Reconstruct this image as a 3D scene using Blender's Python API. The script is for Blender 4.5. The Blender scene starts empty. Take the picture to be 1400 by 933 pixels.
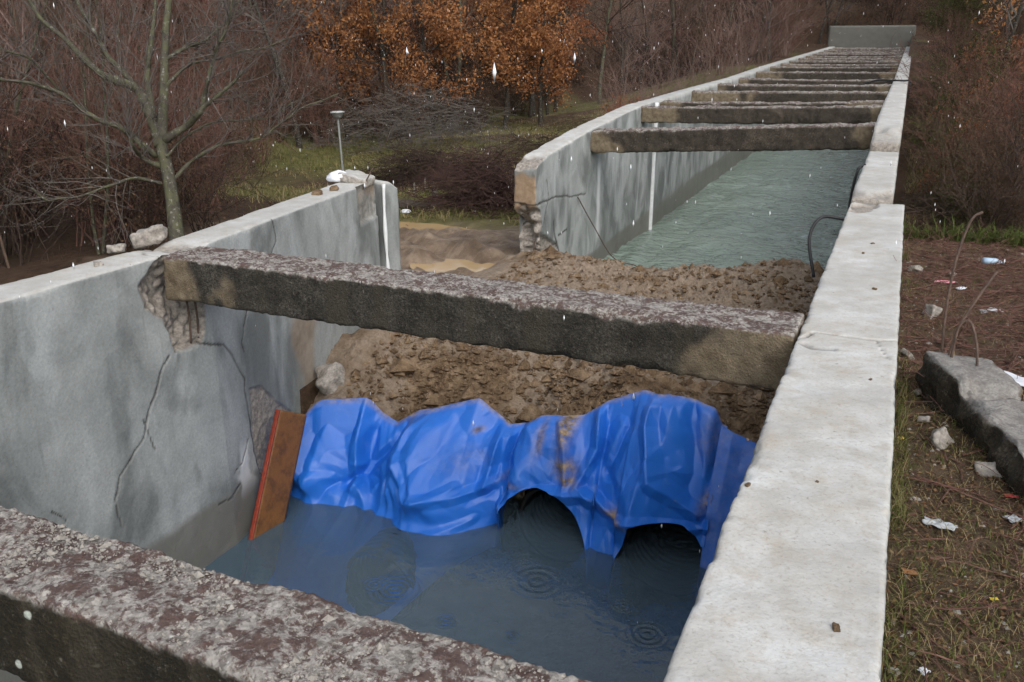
import bpy, math, random
import numpy as np

# ------------------------------------------------------------------ camera, sky, sun, exposure
SC = bpy.context.scene
COL = SC.collection
FPX, CX, CY, HORIZON, CAM_H = 1171.0, 700.0, 466.5, 64.0, 1.6
PITCH = math.atan2(CY - HORIZON, FPX)
YAW = math.atan2(547.0, FPX / math.cos(PITCH))
cam_data = bpy.data.cameras.new('camera')
cam = bpy.data.objects.new('camera', cam_data)
COL.objects.link(cam)
cam.location = (0, 0, CAM_H)
cam.rotation_euler = (math.pi / 2 - PITCH, 0, YAW)
cam_data.sensor_width = 36.0
cam_data.lens = 36.0 * FPX / 1400.0
cam_data.clip_start = 0.05
cam_data.clip_end = 1000.0
SC.camera = cam

SUN_EL, SUN_AZ = math.radians(42), math.radians(135)
world = bpy.data.worlds.new('World')
SC.world = world
world.use_nodes = True
wn = world.node_tree
wn.nodes.clear()
w_out = wn.nodes.new('ShaderNodeOutputWorld')
w_bg = wn.nodes.new('ShaderNodeBackground')
w_sky = wn.nodes.new('ShaderNodeTexSky')
w_sky.sky_type = 'NISHITA'
w_sky.sun_disc = False
w_sky.sun_elevation = SUN_EL
w_sky.sun_rotation = SUN_AZ
w_sky.air_density = 1.0
w_sky.dust_density = 3.0
w_hsv = wn.nodes.new('ShaderNodeHueSaturation')      # a clouded sky: nearly neutral grey
w_hsv.inputs['Saturation'].default_value = 0.34
wn.links.new(w_sky.outputs['Color'], w_hsv.inputs['Color'])
wn.links.new(w_hsv.outputs['Color'], w_bg.inputs['Color'])
w_bg.inputs['Strength'].default_value = 0.12
wn.links.new(w_bg.outputs['Background'], w_out.inputs['Surface'])

sun_data = bpy.data.lights.new('sun', 'SUN')
sun_data.energy = 0.8
sun_data.angle = math.radians(60)
sun_data.color = (1.0, 0.99, 0.97)
sun = bpy.data.objects.new('sun', sun_data)
COL.objects.link(sun)
sun.rotation_euler = (math.pi / 2 - SUN_EL, 0, math.pi - SUN_AZ)

SC.view_settings.view_transform = 'Standard'
SC.view_settings.look = 'None'
SC.view_settings.gamma = 1.0
SC.view_settings.use_curve_mapping = False
SC.view_settings.exposure = 0.88
SC.render.engine = 'CYCLES'
SC.cycles.use_denoising = True
SC.cycles.max_bounces = 4
SC.cycles.diffuse_bounces = 2
SC.cycles.glossy_bounces = 2
SC.cycles.transparent_max_bounces = 6
SC.cycles.use_adaptive_sampling = True
SC.cycles.adaptive_threshold = 0.03
SC.cycles.adaptive_min_samples = 12
SC.cycles.caustics_reflective = False
SC.cycles.sample_clamp_indirect = 6.0

# ------------------------------------------------------------------ measuring: a picture point back onto a known plane
_c, _s = math.cos(YAW), math.sin(YAW)
FW = np.array([-_s * math.cos(PITCH), _c * math.cos(PITCH), -math.sin(PITCH)])
RT = np.array([_c, _s, 0.0])
UP = np.cross(RT, FW)
CAM = np.array([0, 0, CAM_H])
def ray(x, y): return FW + RT * (x - CX) / FPX - UP * (y - CY) / FPX
def on_z(x, y, z): d = ray(x, y); return CAM + d * (z - CAM_H) / d[2]
def on_x(x, y, X): d = ray(x, y); return CAM + d * X / d[0]
def on_y(x, y, Y): d = ray(x, y); return CAM + d * Y / d[1]

# ------------------------------------------------------------------ noise
_rng = np.random.RandomState(7)
_perm = _rng.permutation(256)
_val = _rng.uniform(-1, 1, 256)
def vnoise(P, seed=0):
    P = np.asarray(P, float) + seed * 17.31
    i = np.floor(P).astype(np.int64)
    f = P - i
    f = f * f * (3 - 2 * f)
    def h(a, b, c): return _val[_perm[(_perm[(_perm[a & 255] + b) & 255] + c) & 255]]
    x, y, z = i[:, 0], i[:, 1], i[:, 2]
    fx, fy, fz = f[:, 0], f[:, 1], f[:, 2]
    def lx(b, c): return h(x, b, c) * (1 - fx) + h(x + 1, b, c) * fx
    a = lx(y, z) * (1 - fy) + lx(y + 1, z) * fy
    b = lx(y, z + 1) * (1 - fy) + lx(y + 1, z + 1) * fy
    return a * (1 - fz) + b * fz
def fbm(P, scale=1.0, octaves=4, seed=0, gain=0.5):
    P = np.asarray(P, float) * scale
    out = np.zeros(len(P)); a = 1.0; t = 0.0
    for k in range(octaves):
        out += a * vnoise(P, seed + k * 3.7); t += a
        P = P * 2.03; a *= gain
    return out / t
def cells(P, seed=0):
    """distance to the nearest feature point of a jittered grid (3D points)"""
    P = np.asarray(P, float) + seed * 9.7
    i = np.floor(P).astype(np.int64)
    best = np.full(len(P), 9.0); best2 = np.full(len(P), 9.0)
    for dx in (-1, 0, 1):
        for dy in (-1, 0, 1):
            for dz in (-1, 0, 1):
                c = i + np.array([dx, dy, dz])
                k = _perm[(_perm[(_perm[c[:, 0] & 255] + c[:, 1]) & 255] + c[:, 2]) & 255]
                j = np.stack([_val[k], _val[(k + 57) & 255], _val[(k + 131) & 255]], 1) * 0.45 + 0.5
                d = np.linalg.norm(c + j - P, axis=1)
                best2 = np.minimum(best2, np.maximum(best, d)); best = np.minimum(best, d)
    return best, best2
def facets(A, seed=0):
    """piecewise flat triangles with sharp creases over 2D points"""
    A = np.asarray(A, float) + seed * 5.3
    i = np.floor(A).astype(np.int64); f = A - i
    def h(a, b): return _val[_perm[(_perm[(a + seed * 13) & 255] + b) & 255]]
    x, y = i[:, 0], i[:, 1]
    h00, h10, h01, h11 = h(x, y), h(x + 1, y), h(x, y + 1), h(x + 1, y + 1)
    u, v = f[:, 0], f[:, 1]
    d1 = np.where(u > v, h00 + (h10 - h00) * u + (h11 - h10) * v, h00 + (h11 - h01) * u + (h01 - h00) * v)
    d2 = np.where(u + v < 1, h00 + (h10 - h00) * u + (h01 - h00) * v, h11 + (h01 - h11) * (1 - u) + (h10 - h11) * (1 - v))
    return np.where(_val[_perm[(_perm[x & 255] + y * 3) & 255]] > 0, d1, d2)
def smooth(a, b, x):
    t = np.clip((np.asarray(x, float) - a) / (b - a), 0, 1)
    return t * t * (3 - 2 * t)
def seg_dist(A, poly):
    """distance of 2D points A (n,2) to a polyline"""
    best = np.full(len(A), 1e9)
    poly = np.asarray(poly, float)
    for p, q in zip(poly[:-1], poly[1:]):
        d = q - p
        t = np.clip(((A - p) @ d) / max(d @ d, 1e-9), 0, 1)
        best = np.minimum(best, np.linalg.norm(A - p - t[:, None] * d, axis=1))
    return best
def inside(A, poly):
    poly = np.asarray(poly, float); n = len(poly)
    res = np.zeros(len(A), bool)
    for k in range(n):
        x0, y0 = poly[k]; x1, y1 = poly[(k + 1) % n]
        if y0 == y1: continue
        hit = ((y0 > A[:, 1]) != (y1 > A[:, 1])) & (A[:, 0] < (x1 - x0) * (A[:, 1] - y0) / (y1 - y0) + x0)
        res ^= hit
    return res
def poly_depth(A, poly):
    """signed distance: positive inside"""
    d = seg_dist(A, list(poly) + [poly[0]])
    return np.where(inside(A, poly), d, -d)

# ------------------------------------------------------------------ meshes and objects
def mesh(name, V, F, attrs=None, sm=True):
    V = np.asarray(V, np.float32); F = np.asarray(F, np.int32)
    me = bpy.data.meshes.new(name)
    n, k = F.shape
    me.vertices.add(len(V)); me.vertices.foreach_set('co', V.ravel())
    me.loops.add(n * k); me.loops.foreach_set('vertex_index', F.ravel())
    me.polygons.add(n)
    me.polygons.foreach_set('loop_start', np.arange(0, n * k, k, dtype=np.int32))
    me.polygons.foreach_set('loop_total', np.full(n, k, np.int32))
    me.polygons.foreach_set('use_smooth', np.full(n, sm, bool))
    for a, v in (attrs or {}).items():
        at = me.attributes.new(a, 'FLOAT', 'POINT')
        at.data.foreach_set('value', np.asarray(v, np.float32))
    me.update(); me.validate()
    return me
def obj(name, me, mat=None, parent=None, label=None, cat=None, group=None, kind=None):
    o = bpy.data.objects.new(name, me)
    COL.objects.link(o)
    if mat is not None and me is not None and not me.materials: me.materials.append(mat)
    if parent is not None: o.parent = parent
    if label: o['label'] = label
    if cat: o['category'] = cat
    if group: o['group'] = group
    if kind or cat: o['kind'] = kind or 'thing'
    return o
def thing(name, label, cat, loc=(0, 0, 0), group=None, rotz=0.0):
    o = obj(name, None, label=label, cat=cat, group=group)
    o.location = loc; o.rotation_euler = (0, 0, rotz); o.empty_display_size = 0.1
    return o
def grid_faces(nu, nv):
    a = np.arange(nu * nv).reshape(nu, nv)
    return np.stack([a[:-1, :-1], a[1:, :-1], a[1:, 1:], a[:-1, 1:]], -1).reshape(-1, 4)
def block(lo, hi, res, bevel=0.02, chip=0.0, rough=0.004, seed=0, rscale=6.0):
    """surface of a box as a fine quad mesh with worn edges; returns points, faces and the side each point was on"""
    lo = np.array(lo, float); hi = np.array(hi, float)
    kn = [np.asarray(r, float) if np.ndim(r) else np.linspace(lo[a], hi[a], max(1, int(math.ceil((hi[a] - lo[a]) / r))) + 1) for a, r in enumerate(res)]
    n = [len(k) - 1 for k in kn]
    quads = []
    for ax in range(3):
        b, c = (ax + 1) % 3, (ax + 2) % 3
        I, J = np.meshgrid(np.arange(n[b]), np.arange(n[c]), indexing='ij')
        for side in (0, n[ax]):
            q = np.zeros(I.shape + (4, 3), np.int64)
            cor = [(0, 0), (1, 0), (1, 1), (0, 1)]
            if side == 0: cor = cor[::-1]
            for m, (di, dj) in enumerate(cor):
                q[..., m, ax] = side; q[..., m, b] = I + di; q[..., m, c] = J + dj
            quads.append(q.reshape(-1, 4, 3))
    Q = np.concatenate(quads)
    key = (Q[..., 0] * (n[1] + 1) + Q[..., 1]) * (n[2] + 1) + Q[..., 2]
    u, first, inv = np.unique(key.ravel(), return_index=True, return_inverse=True)
    ijk = Q.reshape(-1, 3)[first]
    P = np.stack([kn[a][ijk[:, a]] for a in range(3)], 1)
    F = inv.reshape(-1, 4)
    b = np.full(len(P), bevel)
    if chip:
        b = b + chip * np.clip(fbm(P, 3.0, 4, seed + 5) * 1.9 - 0.15, 0, 1) ** 1.3 + chip * 0.6 * np.clip(fbm(P, 17.0, 3, seed + 9) * 1.5, 0, 1)
    b = np.minimum(b, (hi - lo).min() * 0.45)[:, None]
    q = np.clip(P, lo + b, hi - b)
    d = P - q
    L = np.linalg.norm(d, axis=1, keepdims=True)
    N = d / np.maximum(L, 1e-9)
    P2 = q + b * N
    if rough: P2 = P2 + N * (fbm(P, rscale, 5, seed) * rough)[:, None]
    return P2, F, N
def knots(*parts):
    """(start, stop, step), ... -> one rising list of coordinates"""
    out = []
    for a, b, st in parts: out.append(np.linspace(a, b, max(1, int(round((b - a) / st))) + 1))
    return np.unique(np.round(np.concatenate(out), 5))
def tube(path, radii, sides=6, caps=True):
    path = np.asarray(path, float); n = len(path)
    radii = np.broadcast_to(np.asarray(radii, float), (n,))
    t = np.gradient(path, axis=0); t /= np.linalg.norm(t, axis=1, keepdims=True) + 1e-12
    ref = np.array([0, 0, 1.0]) if abs(t[:, 2]).mean() < 0.8 else np.array([1.0, 0, 0])
    a = np.cross(t, ref); a /= np.linalg.norm(a, axis=1, keepdims=True) + 1e-12
    b = np.cross(t, a)
    th = np.arange(sides) / sides * 2 * math.pi
    V = path[:, None] + radii[:, None, None] * (a[:, None] * np.cos(th)[None, :, None] + b[:, None] * np.sin(th)[None, :, None])
    V = V.reshape(-1, 3)
    F = []
    for i in range(n - 1):
        for j in range(sides):
            k = (j + 1) % sides
            F.append((i * sides + j, i * sides + k, (i + 1) * sides + k, (i + 1) * sides + j))
    if caps:
        c0 = len(V); V = np.vstack([V, path[:1], path[-1:]])
        for j in range(sides):
            k = (j + 1) % sides
            F.append((j, c0, c0, k)); F.append(((n - 1) * sides + j, (n - 1) * sides + k, c0 + 1, c0 + 1))
    F = np.array(F)
    return V, F
def tri_fix(F):
    """quads with a doubled corner become clean triangles"""
    out = []
    for f in F:
        g = []
        for v in f:
            if v not in g: g.append(int(v))
        out.append(g)
    return out
def pmesh(name, V, F, sm=True):
    me = bpy.data.meshes.new(name)
    me.from_pydata([tuple(v) for v in np.asarray(V, float)], [], [tuple(f) for f in F])
    me.polygons.foreach_set('use_smooth', np.full(len(me.polygons), sm, bool))
    me.update()
    return me
def tube_mesh(name, path, radii, sides=6):
    V, F = tube(path, radii, sides)
    return pmesh(name, V, tri_fix(F))
def spline(pts, n=24):
    pts = np.asarray(pts, float)
    p = np.vstack([2 * pts[0] - pts[1], pts, 2 * pts[-1] - pts[-2]])
    out = []
    m = len(pts) - 1
    for k in range(m):
        p0, p1, p2, p3 = p[k:k + 4]
        for t in np.linspace(0, 1, max(2, n // m), endpoint=False):
            out.append(0.5 * ((2 * p1) + (-p0 + p2) * t + (2 * p0 - 5 * p1 + 4 * p2 - p3) * t * t + (-p0 + 3 * p1 - 3 * p2 + p3) * t ** 3))
    out.append(pts[-1])
    return np.array(out)

# ------------------------------------------------------------------ materials
class NB:
    def __init__(self, name):
        self.m = bpy.data.materials.new(name); self.m.use_nodes = True
        self.t = self.m.node_tree; self.t.nodes.clear()
        self.out = self.n('ShaderNodeOutputMaterial')
        self.tc = self.n('ShaderNodeTexCoord').outputs['Object']
    def n(self, t): return self.t.nodes.new(t)
    def put(self, sock, v):
        if isinstance(v, bpy.types.NodeSocket): self.t.links.new(v, sock)
        elif isinstance(v, (tuple, list)): sock.default_value = tuple(v) + (1.0,) * (len(sock.default_value) - len(v))
        else: sock.default_value = v
    def map(self, scale=(1, 1, 1), loc=(0, 0, 0), rot=(0, 0, 0)):
        k = self.n('ShaderNodeMapping'); self.t.links.new(self.tc, k.inputs['Vector'])
        k.inputs['Scale'].default_value = scale; k.inputs['Location'].default_value = loc; k.inputs['Rotation'].default_value = rot
        return k.outputs['Vector']
    def noise(self, scale=5.0, detail=6, rough=0.6, vec=None, dist=0.0):
        k = self.n('ShaderNodeTexNoise'); self.put(k.inputs['Vector'], vec or self.tc)
        k.inputs['Scale'].default_value = scale; k.inputs['Detail'].default_value = detail
        k.inputs['Roughness'].default_value = rough; k.inputs['Distortion'].default_value = dist
        return k.outputs['Fac']
    def vor(self, scale=5.0, out='Distance', feature='F1', vec=None, rand=1.0):
        k = self.n('ShaderNodeTexVoronoi'); k.feature = feature; self.put(k.inputs['Vector'], vec or self.tc)
        k.inputs['Scale'].default_value = scale; k.inputs['Randomness'].default_value = rand
        return k.outputs[out]
    def wave(self, scale=5.0, dist=3.0, vec=None, direction='X'):
        k = self.n('ShaderNodeTexWave'); k.bands_direction = direction; self.put(k.inputs['Vector'], vec or self.tc)
        k.inputs['Scale'].default_value = scale; k.inputs['Distortion'].default_value = dist
        k.inputs['Detail'].default_value = 3
        return k.outputs['Fac']
    def attr(self, name):
        k = self.n('ShaderNodeAttribute'); k.attribute_name = name
        return k.outputs['Fac']
    def rnd(self):
        return self.n('ShaderNodeObjectInfo').outputs['Random']
    def ramp(self, fac, *stops):
        k = self.n('ShaderNodeValToRGB'); self.put(k.inputs['Fac'], fac)
        e = k.color_ramp.elements
        while len(e) < len(stops): e.new(0.5)
        for i, (p, c) in enumerate(stops):
            e[i].position = p
            if not isinstance(c, (tuple, list)): c = (c, c, c)
            e[i].color = tuple(c) + (1.0,)
        return k.outputs['Color']
    def mix(self, fac, a, b, mode='MIX'):
        k = self.n('ShaderNodeMix'); k.data_type = 'RGBA'; k.blend_type = mode
        self.put(k.inputs[0], fac); self.put(k.inputs[6], a); self.put(k.inputs[7], b)
        return k.outputs[2]
    def math(self, op, a, b=0.0, clamp=False):
        k = self.n('ShaderNodeMath'); k.operation = op; k.use_clamp = clamp
        self.put(k.inputs[0], a); self.put(k.inputs[1], b)
        return k.outputs[0]
    def bump(self, h, strength=0.5, dist=0.02, normal=None):
        k = self.n('ShaderNodeBump'); self.put(k.inputs['Height'], h)
        k.inputs['Strength'].default_value = strength; k.inputs['Distance'].default_value = dist
        if normal: self.put(k.inputs['Normal'], normal)
        return k.outputs['Normal']
    def bsdf(self, color, rough=0.8, normal=None, spec=0.3, metallic=0.0, **kw):
        k = self.n('ShaderNodeBsdfPrincipled')
        self.put(k.inputs['Base Color'], color); self.put(k.inputs['Roughness'], rough)
        self.put(k.inputs['Specular IOR Level'], spec); k.inputs['Metallic'].default_value = metallic
        for a, v in kw.items(): self.put(k.inputs[a.replace('_', ' ')], v)
        if normal: self.put(k.inputs['Normal'], normal)
        return k.outputs['BSDF']
    def done(self, shader):
        self.t.links.new(shader, self.out.inputs['Surface'])
        return self.m
MAT = {}
def m_simple(name, c1, c2, scale=8.0, rough=0.8, bump=0.3, bd=0.01, spec=0.3, metallic=0.0):
    b = NB(name)
    f = b.noise(scale, 6, 0.65)
    col = b.mix(b.ramp(f, (0.3, 0.0), (0.7, 1.0)), c1, c2)
    MAT[name] = b.done(b.bsdf(col, rough, b.bump(b.noise(scale * 4, 5, 0.7), bump, bd), spec, metallic))
    return MAT[name]

def m_concrete():
    b = NB('concrete')
    big = b.noise(1.0, 4, 0.55, b.map((1.3, 1.3, 0.7)))
    base = b.ramp(big, (0.3, (0.23, 0.245, 0.238)), (0.5, (0.31, 0.325, 0.315)), (0.72, (0.395, 0.41, 0.40)))
    cloud = b.noise(1.0, 4, 0.5, b.map((1.7, 1.7, 0.9)), 0.7)
    base = b.mix(b.ramp(cloud, (0.45, 0.0), (0.60, 0.8)), base, (0.135, 0.145, 0.139))
    pale = b.noise(1.0, 3, 0.5, b.map((2.2, 2.2, 0.9), (7, 3, 1)), 0.6)
    base = b.mix(b.ramp(pale, (0.51, 0.0), (0.68, 0.55)), base, (0.47, 0.49, 0.485))
    run = b.noise(1.0, 3, 0.5, b.map((13.0, 13.0, 0.45), (1, 2, 0)), 0.2)
    base = b.mix(b.ramp(run, (0.60, 0.0), (0.74, 0.3)), base, (0.16, 0.165, 0.155))
    pits = b.vor(26.0); base = b.mix(b.ramp(pits, (0.07, 0.5), (0.11, 0.0)), base, (0.12, 0.12, 0.115))
    fine = b.noise(40, 5, 0.7)
    base = b.mix(0.55, base, b.ramp(fine, (0.3, 0.6), (0.7, 1.1)), 'MULTIPLY')
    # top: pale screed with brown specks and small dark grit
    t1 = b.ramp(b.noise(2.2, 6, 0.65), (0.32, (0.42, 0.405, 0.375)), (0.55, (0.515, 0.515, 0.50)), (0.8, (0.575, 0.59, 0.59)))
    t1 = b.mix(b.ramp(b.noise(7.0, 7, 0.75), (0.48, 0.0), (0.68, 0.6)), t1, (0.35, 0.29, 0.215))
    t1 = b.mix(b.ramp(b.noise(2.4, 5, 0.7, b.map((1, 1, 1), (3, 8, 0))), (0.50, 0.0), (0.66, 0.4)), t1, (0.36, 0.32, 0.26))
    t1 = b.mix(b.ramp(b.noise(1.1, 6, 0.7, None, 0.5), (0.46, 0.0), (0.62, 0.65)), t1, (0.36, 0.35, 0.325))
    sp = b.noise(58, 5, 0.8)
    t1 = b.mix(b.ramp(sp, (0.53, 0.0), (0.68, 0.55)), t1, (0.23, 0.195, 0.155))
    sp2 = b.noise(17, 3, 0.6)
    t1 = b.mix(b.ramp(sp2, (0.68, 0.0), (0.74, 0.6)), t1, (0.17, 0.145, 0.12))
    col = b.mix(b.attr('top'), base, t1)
    tan = b.ramp(b.noise(9, 5, 0.6), (0.3, (0.21, 0.14, 0.085)), (0.7, (0.34, 0.25, 0.17)))
    col = b.mix(b.attr('tan'), col, tan)
    wetc = b.mix(b.noise(3, 4, 0.6), (0.12, 0.115, 0.095), (0.19, 0.185, 0.165))
    col = b.mix(b.attr('wet'), col, wetc)
    agc = b.mix(b.ramp(b.noise(24, 4, 0.75), (0.3, 0.0), (0.7, 1.0)), (0.10, 0.085, 0.07), (0.40, 0.36, 0.315))
    col = b.mix(b.attr('spall'), col, agc)
    col = b.mix(b.attr('white'), col, (0.62, 0.63, 0.63))
    col = b.mix(b.attr('crack'), col, (0.035, 0.032, 0.028))  # shade inside the crack grooves, painted into the colour
    hgt = b.math('ADD', b.math('MULTIPLY', b.noise(30, 6, 0.7), 0.6), b.math('MULTIPLY', b.vor(60), 0.35))
    nrm = b.bump(hgt, 0.35, 0.01)
    nrm = b.bump(b.noise(150, 3, 0.6), 0.25, 0.004, nrm)
    rgh = b.ramp(b.attr('wet'), (0.0, 0.62), (1.0, 0.4))
    MAT['concrete'] = b.done(b.bsdf(col, rgh, nrm, 0.3))
def m_beam(name, side_a, side_b, dots=0.6):
    b = NB(name)
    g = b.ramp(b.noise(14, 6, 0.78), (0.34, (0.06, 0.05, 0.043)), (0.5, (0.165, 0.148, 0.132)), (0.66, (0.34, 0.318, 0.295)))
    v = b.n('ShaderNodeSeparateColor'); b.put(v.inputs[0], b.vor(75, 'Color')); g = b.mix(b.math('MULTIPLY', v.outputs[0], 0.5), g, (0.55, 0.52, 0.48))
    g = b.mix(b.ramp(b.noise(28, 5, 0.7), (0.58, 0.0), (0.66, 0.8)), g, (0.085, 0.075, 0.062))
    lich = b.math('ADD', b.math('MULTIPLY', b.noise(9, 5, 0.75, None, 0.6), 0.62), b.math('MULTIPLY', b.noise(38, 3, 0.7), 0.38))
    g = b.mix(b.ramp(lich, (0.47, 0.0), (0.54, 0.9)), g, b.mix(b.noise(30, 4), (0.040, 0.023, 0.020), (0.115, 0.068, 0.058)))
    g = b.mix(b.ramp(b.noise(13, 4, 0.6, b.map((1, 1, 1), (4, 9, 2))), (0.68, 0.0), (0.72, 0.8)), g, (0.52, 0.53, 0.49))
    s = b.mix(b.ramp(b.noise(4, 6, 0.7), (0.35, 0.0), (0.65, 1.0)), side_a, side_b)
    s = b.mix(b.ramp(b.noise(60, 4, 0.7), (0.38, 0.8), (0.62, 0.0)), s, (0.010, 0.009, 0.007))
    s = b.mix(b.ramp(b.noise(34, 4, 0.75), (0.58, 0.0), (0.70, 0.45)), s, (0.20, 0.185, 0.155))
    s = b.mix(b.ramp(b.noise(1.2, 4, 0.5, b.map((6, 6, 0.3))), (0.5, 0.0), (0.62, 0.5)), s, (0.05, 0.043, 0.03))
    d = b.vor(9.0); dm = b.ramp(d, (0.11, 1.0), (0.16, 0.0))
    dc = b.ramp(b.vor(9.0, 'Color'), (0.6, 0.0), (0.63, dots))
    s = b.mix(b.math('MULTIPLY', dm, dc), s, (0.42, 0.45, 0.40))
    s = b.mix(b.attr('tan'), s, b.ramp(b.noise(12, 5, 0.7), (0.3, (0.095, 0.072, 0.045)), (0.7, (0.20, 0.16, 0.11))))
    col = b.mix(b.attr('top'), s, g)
    col = b.mix(b.attr('white'), col, (0.60, 0.60, 0.58))
    col = b.mix(b.attr('crack'), col, (0.03, 0.026, 0.02))
    h = b.math('ADD', b.math('MULTIPLY', b.vor(70), 0.5), b.math('MULTIPLY', b.noise(45, 6, 0.75), 0.9))
    MAT[name] = b.done(b.bsdf(col, 0.85, b.bump(h, 0.8, 0.012), 0.2))
def m_ground():
    b = NB('terrain')
    soil = b.ramp(b.noise(3.2, 8, 0.7), (0.25, (0.05, 0.033, 0.02)), (0.5, (0.12, 0.082, 0.052)), (0.75, (0.21, 0.155, 0.10)))
    grass = b.ramp(b.noise(2.0, 8, 0.75), (0.28, (0.05, 0.042, 0.018)), (0.5, (0.105, 0.10, 0.035)), (0.72, (0.20, 0.16, 0.07)))
    leafy = b.ramp(b.noise(5, 9, 0.8), (0.25, (0.02, 0.013, 0.009)), (0.5, (0.06, 0.035, 0.021)), (0.75, (0.12, 0.075, 0.042)))
    mud = b.ramp(b.noise(2.5, 7, 0.65), (0.3, (0.10, 0.068, 0.046)), (0.5, (0.22, 0.16, 0.112)), (0.7, (0.37, 0.285, 0.205)))
    col = b.mix(b.attr('grass'), leafy, grass)
    col = b.mix(b.attr('litter'), col, soil)
    col = b.mix(b.attr('mud'), col, mud)
    rg = b.ramp(b.attr('mud'), (0.0, 0.9), (1.0, 0.5))
    h = b.math('ADD', b.noise(9, 8, 0.75), b.math('MULTIPLY', b.noise(60, 4, 0.7), 0.4))
    MAT['terrain'] = b.done(b.bsdf(col, rg, b.bump(h, 0.9, 0.06), 0.2))
def m_soil():
    b = NB('soil')
    c = b.ramp(b.noise(4.5, 8, 0.7), (0.3, (0.06, 0.036, 0.02)), (0.5, (0.17, 0.112, 0.064)), (0.68, (0.33, 0.235, 0.15)))
    c = b.mix(b.ramp(b.noise(26, 5, 0.7), (0.55, 0.0), (0.75, 0.35)), c, (0.07, 0.046, 0.027))
    c = b.mix(b.attr('pale'), c, b.ramp(b.noise(14, 5, 0.7), (0.3, (0.17, 0.125, 0.088)), (0.7, (0.33, 0.26, 0.195))))
    h = b.math('ADD', b.noise(18, 8, 0.8), b.math('MULTIPLY', b.vor(40), 0.4))
    MAT['soil'] = b.done(b.bsdf(c, 0.85, b.bump(h, 1.0, 0.03), 0.25))
def m_tarp():
    b = NB('tarp')
    c = b.mix(b.noise(2.5, 5, 0.6), (0.010, 0.115, 0.50), (0.022, 0.175, 0.68))
    pale = b.ramp(b.noise(6, 6, 0.7), (0.55, 0.0), (0.75, 0.22))
    c = b.mix(pale, c, (0.14, 0.27, 0.60))
    d = b.math('MULTIPLY', b.math('MULTIPLY', b.attr('dirt'), 1.25), b.ramp(b.noise(11, 6, 0.75), (0.32, 0.25), (0.55, 1.0)), True)
    spl = b.ramp(b.noise(21, 5, 0.7), (0.64, 0.0), (0.72, 0.55))
    d = b.math('MAXIMUM', d, b.math('MULTIPLY', spl, b.ramp(b.noise(1.9, 3, 0.5), (0.42, 0.0), (0.6, 1.0))), True)
    c = b.mix(d, c, b.ramp(b.noise(12, 4), (0.35, (0.085, 0.06, 0.042)), (0.65, (0.42, 0.30, 0.16))))
    r = b.mix(d, (0.40, 0.40, 0.40), (0.85, 0.85, 0.85))
    h = b.math('ADD', b.noise(14, 3, 0.5), b.math('MULTIPLY', b.noise(260, 2, 0.5), 0.03))
    MAT['tarp'] = b.done(b.bsdf(c, r, b.bump(h, 0.12, 0.015), 0.5))
RINGS = []
def m_pool():
    b = NB('pool_water')
    h = b.math('MULTIPLY', b.noise(5.0, 3, 0.5), 0.5)
    h = b.math('ADD', h, b.math('MULTIPLY', b.noise(16, 2, 0.5), 0.12))
    for (x, y, r, wl, amp) in RINGS:
        k = b.n('ShaderNodeVectorMath'); k.operation = 'DISTANCE'
        b.put(k.inputs[0], b.tc); k.inputs[1].default_value = (x, y, POOL_Z)
        d = k.outputs['Value']
        w = b.math('SINE', b.math('MULTIPLY', d, 2 * math.pi / wl))
        fall = b.math('SUBTRACT', 1.0, b.math('DIVIDE', d, r), True)
        h = b.math('ADD', h, b.math('MULTIPLY', b.math('MULTIPLY', w, b.math('POWER', fall, 0.7)), amp * 0.42))
    nrm = b.bump(h, 0.8, 0.03)
    murk = b.n('ShaderNodeBsdfDiffuse'); murk.inputs['Color'].default_value = (0.21, 0.32, 0.41, 1)
    tr = b.n('ShaderNodeBsdfTransparent'); tr.inputs['Color'].default_value = (0.75, 0.88, 0.92, 1)
    body = b.n('ShaderNodeMixShader'); body.inputs[0].default_value = 0.28
    b.t.links.new(tr.outputs[0], body.inputs[1]); b.t.links.new(murk.outputs[0], body.inputs[2])
    gl = b.n('ShaderNodeBsdfGlossy'); gl.inputs['Roughness'].default_value = 0.03
    b.t.links.new(nrm, gl.inputs['Normal'])
    fr = b.n('ShaderNodeFresnel'); fr.inputs['IOR'].default_value = 1.65; b.t.links.new(nrm, fr.inputs['Normal'])
    mx = b.n('ShaderNodeMixShader'); b.t.links.new(fr.outputs[0], mx.inputs[0])
    b.t.links.new(body.outputs[0], mx.inputs[1]); b.t.links.new(gl.outputs[0], mx.inputs[2])
    ab = b.n('ShaderNodeVolumeAbsorption'); ab.inputs['Color'].default_value = (0.22, 0.60, 0.86, 1); ab.inputs['Density'].default_value = 1.3
    b.t.links.new(ab.outputs[0], b.out.inputs['Volume'])
    MAT['pool_water'] = b.done(mx.outputs[0])
def m_canal():
    b = NB('canal_water')
    c = b.mix(b.noise(1.3, 4, 0.6, b.map((1, 0.5, 1))), (0.17, 0.225, 0.185), (0.26, 0.32, 0.27))
    glint = b.ramp(b.noise(9, 6, 0.75, b.map((1, 0.45, 1)), 0.8), (0.58, 0.0), (0.72, 0.7))  # pale ripple reflections painted into the water colour
    c = b.mix(glint, c, (0.40, 0.48, 0.44))
    h = b.math('ADD', b.noise(2.6, 3, 0.5, b.map((0.7, 1.1, 1)), 0.9), b.math('MULTIPLY', b.noise(8, 3, 0.55, b.map((0.7, 1.2, 1)), 0.6), 0.35))
    MAT['canal_water'] = b.done(b.bsdf(c, 0.05, b.bump(h, 0.8, 0.16), 0.6, IOR=1.5))
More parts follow.
